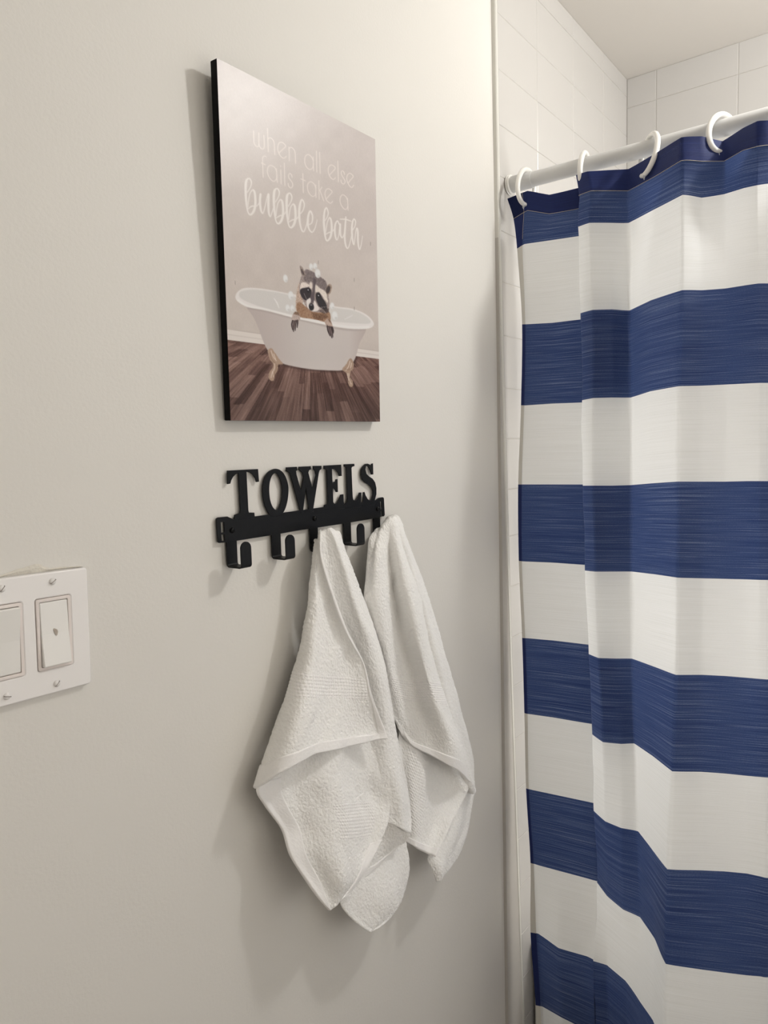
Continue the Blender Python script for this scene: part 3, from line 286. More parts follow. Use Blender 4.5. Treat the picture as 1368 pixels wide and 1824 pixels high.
# ---------------------------------------------------------------- light switch plate
def switch_plate():
    cx_, cz_ = 0.3137, 1.49 - 0.1635
    W2, H2 = 0.0580, 0.0572
    t = empty('switch_plate', (cx_, 0, cz_), 'white two-gang light switch plate with rocker switches on the painted wall', 'light switch')
    R = Matrix.Translation((cx_, 0, cz_)) @ Matrix.Rotation(math.radians(1.55), 4, 'Y')
    th = 0.0062
    # bevelled cover with two openings
    ow, oh, oc = 0.0170, 0.0337, 0.0230
    def rrect(cx, w, h, rad, n=5):
        out = []
        for sx, sz, a0 in ((1, 1, 0), (-1, 1, 90), (-1, -1, 180), (1, -1, 270)):
            for q in range(n):
                an = math.radians(a0 + 90 * q / (n - 1)); out.append((cx + sx * (w - rad) + rad * math.cos(an), sz * (h - rad) + rad * math.sin(an)))
        return out
    def rot(lp):
        return [((R @ Vector((x, 0, z))).x, (R @ Vector((x, 0, z))).z) for x, z in lp]
    plate('cover_plate', [rot(rrect(0, W2, H2, .003)), rot(rrect(-oc, ow, oh, .002)), rot(rrect(oc, ow, oh, .002))], -th, th - .0004, MT['plate'], t, .0013)
    for k, (c, tilt) in enumerate(((-oc, -1), (oc, 1))):
        # bezel frame
        a, b = ow - .0003, oh - .0003; wdt = .0030
        plate('bezel', [rot(rrect(c, a, b, .0018)), rot(rrect(c, a - wdt, b - wdt, .0008))], -.0070, .0050, MT['bezel'], t, .0004)
        bm = bmesh.new(); add_box(bm, (c - a, -.003, -b), (c + a, -.0005, b)); bm.transform(R); bmobj('switch_body', bm, MT['slot'], t)
        # rocker paddle, one half pressed in
        pw, ph = a - wdt - .0004, b - wdt - .0005
        prof = [(-ph, -.0066 - .0042), (-ph * .97, -.0070 - .0042), (0, -.0078), (ph * .97, -.0066), (ph, -.0060)]
        if tilt < 0: prof = [(-z, y) for z, y in prof][::-1]
        V = []; F = []
        n_ = len(prof)
        for sx in (-1, 1):
            V += [(c + sx * pw, y, z) for z, y in prof] + [(c + sx * pw, -.002, prof[-1][0]), (c + sx * pw, -.002, prof[0][0])]
        m_ = n_ + 2
        for i in range(m_): F.append((i, (i + 1) % m_, m_ + (i + 1) % m_, m_ + i))
        F.append(tuple(range(m_))[::-1]); F.append(tuple(range(m_, 2 * m_)))
        bm = bmesh.new(); vv = [bm.verts.new(p) for p in V]; [bm.faces.new([vv[q] for q in f]) for f in F]
        bmesh.ops.recalc_face_normals(bm, faces=bm.faces[:])
        bmesh.ops.bevel(bm, geom=[e for e in bm.edges if e.calc_face_angle(0) > .6], offset=.0005, segments=2, affect='EDGES')
        bm.transform(R); rk = bmobj('rocker', bm, MT['rocker'], t)
        if k == 1:
            V = []; N = 14
            for i in range(N):
                an = 2 * math.pi * i / N; rr = 1 + .18 * math.sin(3 * an + 1)
                V.append((c + .0002 + rr * (.0018 * math.cos(an) - .0008 * math.sin(an)), -.00805 + (-.0001 if math.sin(an) < 0 else .0), .0012 + rr * .0034 * math.sin(an)))
            bm = bmesh.new(); f = bm.faces.new([bm.verts.new((p[0], -.0078 - (.0003 if p[2] > 0 else .00055 + abs(p[2]) * .10), p[2])) for p in V])
            bm.transform(R); tag(bmobj('scuff_mark', bm, MT['scuff'], rk), 'brown scuff mark')
        for sz in (-1, 1):
            bm = bmesh.new()
            N = 20; prof = [(0, -.0084), (.0016, -.0083), (.0027, -.0077), (.0033, -.0066), (.0034, -.004)]
            rings_ = [[bm.verts.new((c + r_ * math.cos(2 * math.pi * i / N), y, sz * .0484 + r_ * math.sin(2 * math.pi * i / N))) for i in range(N)] for r_, y in prof[1:]]
            bm.faces.new(rings_[0])
            for q in range(len(rings_) - 1):
                for i in range(N): bm.faces.new((rings_[q][i], rings_[q][(i + 1) % N], rings_[q + 1][(i + 1) % N], rings_[q + 1][i]))
            bmesh.ops.recalc_face_normals(bm, faces=bm.faces[:])
            bm.transform(R); sc = bmobj('screw', bm, MT['screw'], t, True)
            an = {(0, 1): 50, (1, 1): 35, (0, -1): -15, (1, -1): 48}[(k, sz)]
            bm = bmesh.new(); add_box(bm, (-.0031, -.00845, -.00034), (.0031, -.0066, .00034))
            bm.transform(R @ Matrix.Translation((c, 0, sz * .0484)) @ Matrix.Rotation(math.radians(-an), 4, 'Y'))
            tag(bmobj('screw_slot', bm, MT['slot'], sc), 'dark slot')
    return t
switch_plate()
# torn paint along the top edge of the plate
pts = [(-.2, .0), (-.1, .0011), (0, .0005), (.08, .0018), (.16, .0012), (.25, .0022), (.33, .0016), (.40, .0036), (.46, .0055), (.52, .0062), (.56, .0072), (.60, .0080), (.64, .0074), (.67, .0046), (.72, .0024), (.80, .0026), (.88, .0016), (.95, .0010), (1.0, .0)]
V = []; F = []
for s, h_ in pts:
    x = 0.2567 + 0.1155 * max(0, s); zb = 1.49 - 0.1038 - 0.0270 * (x - 0.2567) - .0004
    V += [(x, -0.0002, zb), (x, -0.0011 - random.uniform(0, .0004), zb + h_ * .55), (x, -0.0002, zb + h_)]
for i in range(len(pts) - 1):
    F += [(3 * i, 3 * i + 3, 3 * i + 4, 3 * i + 1), (3 * i + 1, 3 * i + 4, 3 * i + 5, 3 * i + 2)]
tag(raw('torn_paint', V, F, MT['flake'], wl), 'torn cream paint above the switch plate')

# ---------------------------------------------------------------- poster
PTH = 0.011
po = empty('wall_plaque', ((POSTER[0][0] + POSTER[1][0]) / 2, -0.02, POSTER[3][2]), 'rectangular wall plaque with black edges and a bathing raccoon print', 'wall art')
tl, tr_, br, bl = (Vector(p) for p in POSTER)
nf = (tr_ - tl).cross(bl - tl).normalized()
if nf.y > 0: nf = -nf
bk_ = [p - nf * PTH for p in (tl, tr_, br, bl)]
fr_ = [p - nf * 0.0004 for p in (tl, tr_, br, bl)]
V = fr_ + bk_
bm = bmesh.new(); vv = [bm.verts.new(p) for p in V]
for f in ((0, 1, 2, 3), (7, 6, 5, 4), (0, 4, 5, 1), (1, 5, 6, 2), (2, 6, 7, 3), (3, 7, 4, 0)): bm.faces.new([vv[i] for i in f])
bmesh.ops.recalc_face_normals(bm, faces=bm.faces[:]); bmesh.ops.bevel(bm, geom=bm.edges[:], offset=.0006, segments=2, affect='EDGES')
bmobj('board', bm, MT['board'], po)
# nail and hanger bracket behind the top edge
mid = (tl + tr_) / 2 - nf * PTH + (bl - tl) * 0.06
tube('nail', [(mid.x, 0.006, mid.z + .001), (mid.x, mid.y - 0.001, mid.z + .001)], .0012, MT['clip'], po, 8)

def paint():
    NU, NV = 330, 480
    uu, vv = np.meshgrid(np.linspace(0, 1, NU), np.linspace(0, 1, NV))
    h = HOMO; d = h[6] * uu + h[7] * vv + 1
    X = (h[0] * uu + h[1] * vv + h[2]) / d; Y = (h[3] * uu + h[4] * vv + h[5]) / d     # the print's own measuring frame
    I = np.zeros((NV, NU, 3))
    def col(c): return np.array(c, float)
    def over(a, c):
        nonlocal I
        I = I * (1 - a[..., None]) + np.asarray(c, float) * a[..., None]
    def box_(pts, pad):
        p = np.array(pts, float); return (X > p[:, 0].min() - pad) & (X < p[:, 0].max() + pad) & (Y > p[:, 1].min() - pad) & (Y < p[:, 1].max() + pad)
    def segd(x, y, a, b):
        ax, ay = a; bx, by = b; dx, dy = bx - ax, by - ay; L = dx * dx + dy * dy + 1e-9
        t = np.clip(((x - ax) * dx + (y - ay) * dy) / L, 0, 1); return np.hypot(x - ax - t * dx, y - ay - t * dy), t
    def poly(pts, c, soft=.7, alpha=1.0, jag=0.0):
        pts = spl(pts, closed=True) if len(pts) > 6 else pts
        m = box_(pts, soft * 3 + 2); x, y = X[m], Y[m]
        if jag:
            x = x + (vnoise(x * .8, y * .8, 3) - .5) * jag; y = y + (vnoise(x * .8 + 50, y * .8, 5) - .5) * jag
        ins = np.zeros(x.shape, bool); dm = np.full(x.shape, 1e9); n = len(pts)
        for i in range(n):
            a, b = pts[i], pts[(i + 1) % n]
            dd, _ = segd(x, y, a, b); dm = np.minimum(dm, dd)
            if a[1] != b[1]:
                cr = ((a[1] > y) != (b[1] > y)) & (x < (b[0] - a[0]) * (y - a[1]) / (b[1] - a[1]) + a[0]); ins ^= cr
        sd = np.where(ins, dm, -dm); al = np.zeros(X.shape); al[m] = np.clip(sd / (2 * soft) + .5, 0, 1) * alpha
        over(al, c(X, Y) if callable(c) else col(c))
    def spl(pts, closed=False, n=5):
        p = [np.array(q, float) for q in pts]; N = len(p); out = []
        for i in range(N if closed else N - 1):
            a = p[i - 1] if (closed or i > 0) else p[0]; b = p[i]; c_ = p[(i + 1) % N]; e = p[(i + 2) % N] if (closed or i + 2 < N) else p[-1]
            for t in np.arange(n) / n: out.append(tuple(.5 * (2 * b + (c_ - a) * t + (2 * a - 5 * b + 4 * c_ - e) * t * t + (3 * b - a - 3 * c_ + e) * t ** 3)))
        if not closed: out.append(tuple(p[-1]))
        return out
    def stroke(pts, w, c, soft=.5, alpha=1.0, smooth=True):
        """w: width, or list of widths per control point"""
        ws = w if hasattr(w, '__len__') else [w] * len(pts)
        if smooth and len(pts) > 2: q = spl([(*p, ww) for p, ww in zip(pts, ws)])
        else: q = [(*p, ww) for p, ww in zip(pts, ws)]
        m = box_([(a, b) for a, b, _ in q], max(ws) + 3); x, y = X[m], Y[m]; best = np.full(x.shape, -1e9)
        for a, b in zip(q[:-1], q[1:]):
            dd, t = segd(x, y, a[:2], b[:2]); best = np.maximum(best, (a[2] * (1 - t) + b[2] * t) / 2 - dd)
        al = np.zeros(X.shape); al[m] = np.clip(best / (2 * soft) + .5, 0, 1) * alpha
        over(al, col(c))
    def ell(cx_, cy_, rx, ry, c, soft=.6, alpha=1.0, rot=0.0):
        co, si = math.cos(rot), math.sin(rot); x = (X - cx_) * co + (Y - cy_) * si; y = -(X - cx_) * si + (Y - cy_) * co
        d_ = (1 - np.hypot(x / rx, y / ry)) * min(rx, ry); al = np.clip(d_ / (2 * soft) + .5, 0, 1) * alpha; over(al, c(X, Y) if callable(c) else col(c))
    A = lambda o, s, pts: [(o[0] + x / s, o[1] + y / s) for x, y in pts]
    c2 = lambda pts: A((380, 440), 4.275, pts); c8 = lambda pts: A((490, 450), 9.12, pts)
    ta = lambda pts: A((430, 210), 10.52, pts); tb_ = lambda pts: A((540, 240), 10.52, pts); tc = lambda pts: A((425, 300), 10.52, pts); td = lambda pts: A((535, 330), 10.52, pts)
    # painted wall of the print
    g = vv
    base = col((206, 197, 194)) * (1 - g[..., None]) + col((204, 193, 184)) * g[..., None]
    I[:] = base + ((vnoise(X * .05, Y * .05, 1) - .5) * 6)[..., None] + ((vnoise(X * .9, Y * .4, 2) - .5) * 4)[..., None]
    # floor planks
    vx, vy = 553, 545
    ang = np.arctan2(X - vx, Y - vy); rad = np.hypot(X - vx, Y - vy)
    pk = np.floor(ang * 13.5 + 40); fr = ang * 13.5 + 40 - pk
    dep = 1 / np.maximum(Y - vy, 5) * 900
    off = (np.sin(pk * 12.9898) * 43758.5453) % 1
    seg_ = np.floor(dep * .55 + off * 3)
    tone = (np.sin(pk * 78.233 + seg_ * 37.719) * 43758.5453) % 1
    grain = (vnoise(ang * 260, np.log(rad) * 9, 4) - .5) * 26 + (vnoise(ang * 90, np.log(rad) * 5, 6) - .5) * 30 + (vnoise(X * .8, Y * .8, 9) - .5) * 8
    fl_ = col((105, 78, 69)) + ((tone - .5) * 52 + grain * 1.2)[..., None] * col((1, .96, .94))
    fl_ = fl_ - (np.exp(-((np.minimum(fr, 1 - fr)) / .035) ** 2) * 24)[..., None]
    kk = np.clip((Y - 590) / 130, 0, 1)[..., None]; fl_ = fl_ * (1.16 - .22 * kk) + 8 * (1 - kk)
    topl = 585 + (X - 407) * (40 / 268.); botl = 604 + (X - 407) * (34.5 / 268.)
    a = np.clip((Y - botl) / 1.0 + .5, 0, 1); over(a, fl_)
    a = np.clip((Y - topl) / 1.0 + .5, 0, 1) * np.clip((botl - Y) / 1.0 + .5, 0, 1); over(a, (226, 218, 212))
    mid_ = topl + .52 * (botl - topl); a = np.exp(-((Y - mid_) / .8) ** 2) * .35 * (np.abs(X) > 0); a *= ((Y > topl) & (Y < botl)); over(a, (175, 160, 152))
    a = np.exp(-((Y - topl) / .7) ** 2) * .4; over(a, (160, 146, 138))
    # tub
    stroke(c2([(410, 790), (470, 850), (530, 890), (650, 918), (780, 934), (900, 940), (990, 938), (1050, 905), (1090, 840)]), 5, (60, 40, 36), 2.0, .55)
    rimo = c2([(168, 372), (185, 335), (230, 308), (300, 304), (420, 318), (560, 345), (640, 360), (900, 440), (1050, 462), (1150, 500), (1208, 550), (1220, 592), (1170, 618), (1050, 618), (920, 600), (660, 545), (560, 520), (400, 475), (260, 450), (185, 408)])
    def bodyc(x, y):
        t = np.clip((x - 440) / 215, 0, 1)[..., None]
        c_ = col((190, 178, 174)) * (1 - t) + col((206, 197, 193)) * t
        k = np.exp(-((x - 560) / 55) ** 2)[..., None]; c_ = c_ * (1 - .6 * k) + col((209, 203, 199)) * .6 * k
        k = np.clip((x - 622) / 34, 0, 1)[..., None]; c_ = c_ * (1 - .8 * k) + col((178, 163, 158)) * .8 * k
        k = np.clip((y - 640) / 22, 0, 1)[..., None] * .35; return c_ * (1 - k) + col((214, 205, 202)) * k
    poly(c2([(258, 445), (300, 520), (335, 590), (375, 700), (410, 775), (470, 842), (530, 884), (640, 911), (760, 929), (880, 936), (980, 935), (1042, 905), (1085, 830), (1112, 730), (1162, 612), (1050, 600), (920, 585), (660, 530), (400, 460)]), bodyc, .7)
    stroke(c2([(268, 458), (420, 488), (580, 530), (720, 562), (900, 606), (1050, 626), (1150, 622)]), 3.2, (172, 160, 156), 1.6, .7)
    poly(rimo, (231, 226, 224), .7)
    poly(c2([(196, 356), (215, 330), (300, 318), (420, 330), (560, 356), (900, 450), (1050, 474), (1140, 508), (1196, 555), (1180, 578), (1080, 576), (920, 562), (700, 532), (480, 486), (300, 428), (215, 388)]), (214, 210, 207), 1.0)
    stroke(c2([(462, 385), (485, 420), (500, 458)]), [1, 2.2, 1], (236, 233, 232), .8)
    stroke(c2([(1000, 545), (1040, 525), (1060, 515)]), [1, 1.8, 1], (228, 224, 224), .8)
    stroke(c2([(190, 400), (260, 442), (400, 470), (560, 510), (700, 545), (900, 585), (1060, 606), (1180, 604)]), 4.0, (238, 235, 233), .8, .8)
    # feet
    tan = (176, 150, 130)
    for f in ([(415, 785), (442, 766), (470, 800), (495, 840), (530, 885), (494, 892), (492, 930), (470, 970), (462, 1008), (440, 1016), (421, 990), (430, 945), (450, 920), (456, 885), (430, 850)],
              [(980, 930), (1010, 890), (1042, 843), (1068, 878), (1065, 920), (1044, 950), (1042, 985), (1062, 1020), (1062, 1055), (1045, 1064), (1029, 1045), (1025, 1000), (1010, 955)]):
        poly(c2(f), tan, .6, jag=1.2)
    for f in ([(440, 785), (455, 830), (480, 862)], [(460, 810), (475, 850)], [(465, 885), (466, 920), (448, 955), (440, 990)], [(452, 945), (458, 985)], [(1040, 865), (1030, 905), (1010, 935)], [(1052, 880), (1045, 925)], [(1032, 960), (1038, 1000), (1050, 1040)], [(1022, 960), (1030, 1010)]):
        stroke(c2(f), 1.2, (232, 216, 204), .5, .85)
    for f in ([(430, 800), (445, 850), (470, 880)], [(480, 890), (478, 930), (458, 970)], [(1000, 925), (1030, 930), (1055, 915)], [(1035, 985), (1052, 1030)]):
        stroke(c2(f), .9, (128, 98, 82), .5, .7)
    # raccoon
    fur = lambda c_, amp, sc=1.0: (lambda x, y: col(c_) + ((vnoise(x * 1.5 * sc + y * .3, y * .55 * sc, 21) - .5) * amp + (vnoise(x * 3 * sc, y * 1.4 * sc, 22) - .5) * amp * .7)[..., None])
    poly(c8([(345, 690), (365, 560), (405, 470), (440, 600), (450, 800), (400, 900), (340, 930)]), fur((190, 166, 150), 60), .8, jag=1.5)
    poly(c8([(345, 850), (400, 790), (520, 880), (640, 950), (760, 950), (878, 950), (900, 1075), (830, 1110), (790, 1112), (640, 1072), (420, 1040), (370, 990)]), fur((158, 123, 97), 40), .6)
    poly(c8([(590, 960), (700, 980), (830, 985), (860, 1030), (760, 1090), (640, 1065)]), fur((112, 80, 58), 60), 1.5, .8)
    poly(c8([(430, 360), (470, 290), (505, 258), (560, 275), (640, 312), (740, 385), (832, 462), (858, 600), (878, 760), (880, 900), (840, 960), (720, 960), (620, 950), (540, 905), (470, 800), (400, 640), (392, 520)]), fur((158, 143, 138), 42), .6, jag=1.0)
    poly(c8([(470, 320), (505, 262), (570, 280), (640, 315), (740, 390), (828, 465), (835, 600), (760, 580), (690, 520), (650, 480), (600, 470), (540, 470), (470, 430)]), fur((116, 104, 104), 42), 1.2, .85)
    poly(c8([(402, 200), (442, 222), (475, 290), (494, 345), (468, 378), (432, 345), (412, 280)]), fur((150, 134, 126), 50), .5)
    poly(c8([(418, 245), (440, 260), (472, 320), (476, 350), (450, 345), (425, 300)]), (84, 70, 68), .8)
    ell(490 + 872 / 9.12, 450 + 585 / 9.12, 5.2, 10.2, fur((168, 148, 134), 50), .5, 1, .25)
    ell(490 + 862 / 9.12, 450 + 590 / 9.12, 3.6, 7.4, (70, 58, 56), .8, 1, .25)
    poly(c8([(408, 530), (425, 480), (480, 468), (540, 500), (560, 520), (530, 548), (450, 560), (410, 600)]), fur((230, 218, 210), 24), .8, jag=1.0)
    ell(490 + 580 / 9.12, 450 + 525 / 9.12, 2.7, 7.0, (228, 216, 208), .7)
    poly(c8([(645, 515), (680, 520), (720, 560), (790, 600), (832, 645), (850, 740), (856, 800), (812, 760), (752, 668), (700, 625), (655, 625)]), fur((228, 217, 208), 24), .8, jag=1.0)
    poly(c8([(620, 400), (665, 430), (650, 560), (640, 700), (628, 800), (570, 790), (575, 700), (610, 600), (618, 500)]), (92, 80, 84), 1.0)
    poly(c8([(405, 600), (430, 570), (490, 560), (545, 550), (588, 595), (588, 660), (560, 730), (505, 765), (452, 730), (415, 665)]), (46, 37, 42), .7)
    poly(c8([(665, 650), (720, 640), (772, 730), (820, 800), (845, 890), (820, 940), (760, 890), (720, 870), (680, 790), (660, 720)]), (40, 33, 36), .7)
    poly(c8([(700, 930), (800, 900), (870, 900), (870, 960), (800, 980)]), (66, 50, 46), 1.2, .8)
    poly(c8([(510, 770), (540, 738), (572, 728), (582, 780), (552, 830), (556, 905), (520, 860)]), (232, 225, 221), .6)
    poly(c8([(628, 785), (648, 772), (682, 840), (716, 888), (694, 930), (640, 942), (590, 935), (622, 900)]), (226, 217, 213), .6)
    ell(490 + 590 / 9.12, 450 + 868 / 9.12, 4.6, 6.6, (28, 24, 28), .5, 1, -.2); ell(490 + 586 / 9.12, 450 + 838 / 9.12, 2.2, 1.1, (150, 145, 148), .5, .9)
    ell(490 + 542 / 9.12, 450 + 605 / 9.12, 3.0, 3.6, (20, 16, 22), .4); ell(490 + 538 / 9.12, 450 + 592 / 9.12, .9, .9, (235, 230, 235), .4)
    ell(490 + 712 / 9.12, 450 + 692 / 9.12, 2.8, 3.4, (16, 13, 17), .4); ell(490 + 706 / 9.12, 450 + 684 / 9.12, .9, .9, (235, 230, 235), .4)
    for f in ([(715, 880), (830, 868)], [(712, 895), (780, 920), (825, 970)], [(700, 915), (770, 940), (810, 965)], [(470, 650), (510, 740)], [(400, 800), (490, 812)], [(420, 780), (500, 800)]):
        stroke(c8(f), .55, (215, 205, 200), .4, .8)
    # arms over the rim
    poly(c8([(285, 1000), (325, 948), (378, 962), (410, 1030), (385, 1100), (320, 1115), (268, 1090)]), fur((190, 172, 164), 36), .6)
    poly(c8([(300, 985), (325, 946), (380, 960), (405, 1020), (360, 1000)]), fur((122, 92, 72), 50), .8, .9)
    poly(c8([(800, 1105), (858, 1052), (902, 1100), (942, 1195), (890, 1215), (828, 1170)]), fur((186, 164, 152), 36), .6)
    poly(c8([(850, 1060), (895, 1080), (925, 1150), (880, 1110)]), fur((120, 90, 70), 50), .8, .8)
    for f in ([(285, 1095), (272, 1160), (285, 1242)], [(312, 1100), (300, 1190), (300, 1272)], [(340, 1095), (328, 1190), (326, 1255)], [(365, 1090), (365, 1140), (358, 1205)],
              [(848, 1180), (862, 1260), (892, 1342)], [(876, 1190), (896, 1280), (922, 1376)], [(905, 1195), (925, 1280), (938, 1362)], [(928, 1200), (944, 1260), (944, 1300)]):
        stroke(c8(f), [2.6, 2.7, 1.4], (54, 38, 38), .5)
    for f in ([(298, 1110), (288, 1215)], [(326, 1110), (316, 1215)], [(866, 1200), (902, 1300)], [(894, 1205), (928, 1310)]):
        stroke(c8(f), .6, (176, 152, 146), .4, .8)
    # bubbles
    for bx, by, rx, ry in ((168, 405, 38, 65), (255, 680, 45, 70), (205, 885, 38, 58), (280, 890, 33, 52), (585, 215, 32, 56), (650, 205, 34, 52), (692, 325, 46, 76), (928, 850, 34, 54), (970, 1010, 48, 74)):
        cx_, cy_ = 490 + bx / 9.12, 450 + by / 9.12; rx /= 9.12; ry /= 9.12
        ell(cx_, cy_, rx, ry, (222, 222, 222), .6, .85, -.12); ell(cx_, cy_, rx * .8, ry * .8, (236, 236, 236), 1.0, .7, -.12); ell(cx_ + rx * .35, cy_ + ry * .55, rx * .4, ry * .25, (190, 186, 184), .8, .5, -.12)
    # small print chips
    for x, y in ((419, 502), (567, 466), (631, 497), (631, 548), (660, 433)): stroke([(x, y - 3), (x, y + 3)], .8, (120, 108, 100), .5, .7)
    # lettering, thin rounded hand
    TX = (231, 222, 217); tw_ = 1.5
    E_ = lambda pts: pts
    for f in ([(230, 235), (233, 430), (258, 500), (300, 530), (325, 508), (328, 400), (326, 275)], [(328, 480), (350, 540), (390, 572), (424, 550), (428, 430), (418, 320)], [(488, 190), (496, 420), (505, 620)], [(498, 385), (540, 364), (588, 400), (615, 470), (620, 570), (626, 680)],
              [(710, 642), (768, 585), (828, 528), (802, 478), (750, 450), (700, 470), (680, 550), (690, 620), (730, 700), (790, 745), (842, 712)], [(890, 540), (895, 660), (898, 790)], [(896, 565), (930, 543), (980, 580), (1005, 640), (1012, 740), (1015, 840)],
              [(462, 715), (430, 705), (400, 730), (397, 800), (402, 950), (408, 1100)], [(375, 832), (445, 866)], [(662, 1000), (625, 920), (550, 878), (502, 908), (485, 990), (510, 1080), (560, 1150), (610, 1175), (655, 1135), (664, 1060)], [(655, 940), (664, 1070), (672, 1195)],
              [(738, 965), (741, 1100), (745, 1225)], [(733, 888), (737, 898)], [(803, 835), (809, 1050), (815, 1255)], [(950, 1100), (940, 1058), (910, 1030), (885, 1058), (890, 1110), (945, 1190), (962, 1240), (948, 1288), (920, 1298), (885, 1265), (875, 1215)],
              [(1150, 1035), (1156, 1200), (1160, 1390)], [(1115, 1132), (1195, 1166)]):
        stroke(ta(f), tw_, TX)
    for f in ([(192, 480), (150, 400), (90, 362), (40, 400), (28, 480), (45, 560), (90, 625), (140, 640), (182, 600), (192, 530)], [(185, 410), (190, 540), (196, 665)], [(248, 300), (252, 500), (256, 690)], [(308, 322), (314, 520), (319, 715)],
              [(492, 748), (545, 690), (602, 622), (570, 575), (520, 560), (478, 600), (470, 680), (500, 770), (560, 828), (606, 798)], [(648, 485), (654, 680), (660, 870)], [(776, 738), (762, 690), (735, 668), (715, 690), (720, 740), (760, 810), (785, 860), (772, 905), (745, 912), (715, 880), (707, 840)],
              [(838, 898), (888, 838), (937, 775), (905, 730), (865, 715), (825, 755), (818, 830), (850, 920), (905, 978), (946, 938)], [(238, 985), (200, 905), (140, 870), (92, 905), (80, 985), (110, 1080), (170, 1140), (218, 1128), (240, 1075)], [(236, 930), (238, 1050), (241, 1165)],
              [(293, 850), (297, 1020), (300, 1195)], [(352, 972), (314, 1032)], [(314, 1032), (386, 1226)], [(428, 1198), (485, 1132), (542, 1063), (510, 1020), (460, 1000), (418, 1045), (410, 1120), (440, 1215), (510, 1272), (550, 1238)],
              [(834, 1225), (800, 1150), (745, 1115), (702, 1150), (692, 1230), (715, 1310), (770, 1380), (812, 1380), (838, 1325)], [(830, 1180), (836, 1290), (842, 1400)]):
        stroke(tb_(f), tw_ - .15, TX)
    TK = (235, 229, 225); k_, n_ = 4.3, 1.7
    def bb(dx, dy, sx=1.0, sy=1.0):
        P = [(165, 430), (220, 340), (240, 250), (212, 182), (172, 180), (140, 235), (132, 400), (145, 620), (175, 800), (225, 850), (285, 780), (315, 640), (303, 450), (268, 388), (215, 450), (190, 560), (175, 700)]
        Wd = [n_, n_, n_ * 1.3, n_ * 1.4, 2.8, k_, k_, k_ * .9, 2.2, 3.2, k_, k_, k_ * .9, 2.4, n_, n_, n_]
        return [((x - 165) * sx + dx, (y - 430) * sy + dy) for x, y in P], Wd
    q, wv = bb(165, 430); stroke(tc(q), wv, TK)
    q, wv = bb(692, 612, .95, .97); stroke(tc(q), wv, TK)
    q, wv = bb(930, 695, .92, .95); stroke(tc(q), wv, TK)
    for f, wd in (([(178, 742), (250, 692), (335, 692), (388, 628)], [n_, 2.4, n_, n_]), ([(410, 470), (400, 620), (420, 770), (455, 825), (490, 720), (530, 540), (560, 470), (558, 620), (565, 800), (595, 890), (632, 790), (665, 680)], [3.8, k_, 3.6, 2, n_, n_, 3.4, k_, 3.8, 2, n_, n_]),
                  ([(705, 912), (780, 870), (848, 852), (892, 788)], [n_, 2.2, n_, n_]), ([(940, 990), (1010, 950), (1080, 940), (1130, 870)], [n_, 2.2, n_, n_]), ([(1140, 852), (1202, 780), (1232, 660), (1190, 572), (1155, 640), (1135, 800), (1145, 980), (1180, 1130), (1220, 1170), (1262, 1080), (1290, 950)], [n_, n_, 2, 2.4, 3.6, k_, 3.6, 2.6, 2.2, n_, n_])):
        stroke(tc(f), wd, TK)
    k_, n_ = 3.8, 1.6
    for f, wd in (([(140, 705), (175, 718), (218, 680), (228, 560), (185, 470), (150, 560), (140, 700), (165, 810), (220, 865), (270, 800), (300, 700), (315, 630)], [n_, n_, 2, 2.6, 3, k_, k_, 2.6, 2.2, n_, 1.3, 1.0]),
                  ([(450, 660), (500, 590), (522, 500), (490, 410), (455, 470), (440, 640), (455, 850), (480, 1000), (515, 1020), (565, 950), (590, 800), (575, 640), (545, 595), (505, 680), (482, 820), (470, 900)], [n_, n_, 2, 2.2, 3, k_, k_, 2.6, 3.0, k_, k_, 3.2, 2.2, n_, n_, n_]),
                  ([(475, 905), (540, 870), (600, 850), (640, 800)], [n_, 2, n_, n_]), ([(728, 720), (695, 655), (655, 720), (645, 850), (665, 980), (690, 1005), (720, 920), (740, 760), (746, 722), (750, 900), (785, 970), (820, 900)], [2, 2.2, 3, 3.4, 2.6, 2, n_, 2.6, 3.2, 3.2, 2, n_]),
                  ([(853, 580), (840, 760), (830, 960), (850, 1110), (885, 1170), (920, 1100), (955, 950)], [2, 3.0, 3.4, 2.8, 2.0, n_, n_]), ([(745, 622), (850, 627), (950, 660)], [n_, 2.2, n_]),
                  ([(970, 840), (1020, 760), (1035, 670), (1005, 620), (975, 690), (965, 850), (980, 1020), (1003, 1100), (1020, 1000), (1040, 850), (1060, 790), (1076, 860), (1080, 1050), (1105, 1185), (1135, 1120), (1165, 935)], [n_, n_, 2, 2.2, 3, 3.4, 3, 2, n_, n_, 2.2, 3.2, 3.2, 2.2, n_, 1.0])):
        stroke(td(f), wd, TK)
    I_ = np.clip(I, 0, 255) / 255
    L = np.where(I_ <= .04045, I_ / 12.92, ((I_ + .055) / 1.055) ** 2.4)
    P = (np.array(tl)[None, None] * ((1 - uu) * (1 - vv))[..., None] + np.array(tr_) * (uu * (1 - vv))[..., None] + np.array(br) * (uu * vv)[..., None] + np.array(bl) * ((1 - uu) * vv)[..., None])
    me = bpy.data.meshes.new('print'); me.vertices.add(NU * NV); me.vertices.foreach_set('co', P.astype(np.float32).ravel())
    i, j = np.meshgrid(np.arange(NV - 1), np.arange(NU - 1), indexing='ij'); a = (i * NU + j).ravel(); F = np.stack([a, a + NU, a + NU + 1, a + 1], 1).astype(np.int32)
    me.loops.add(F.size); me.loops.foreach_set('vertex_index', F.ravel()); me.polygons.add(len(F)); me.polygons.foreach_set('loop_start', np.arange(0, F.size, 4, dtype=np.int32))
    me.update(calc_edges=True)
    ca = me.color_attributes.new('ink', 'FLOAT_COLOR', 'POINT'); ca.data.foreach_set('color', np.concatenate([L, np.ones(L.shape[:2] + (1,))], 2).astype(np.float32).ravel())
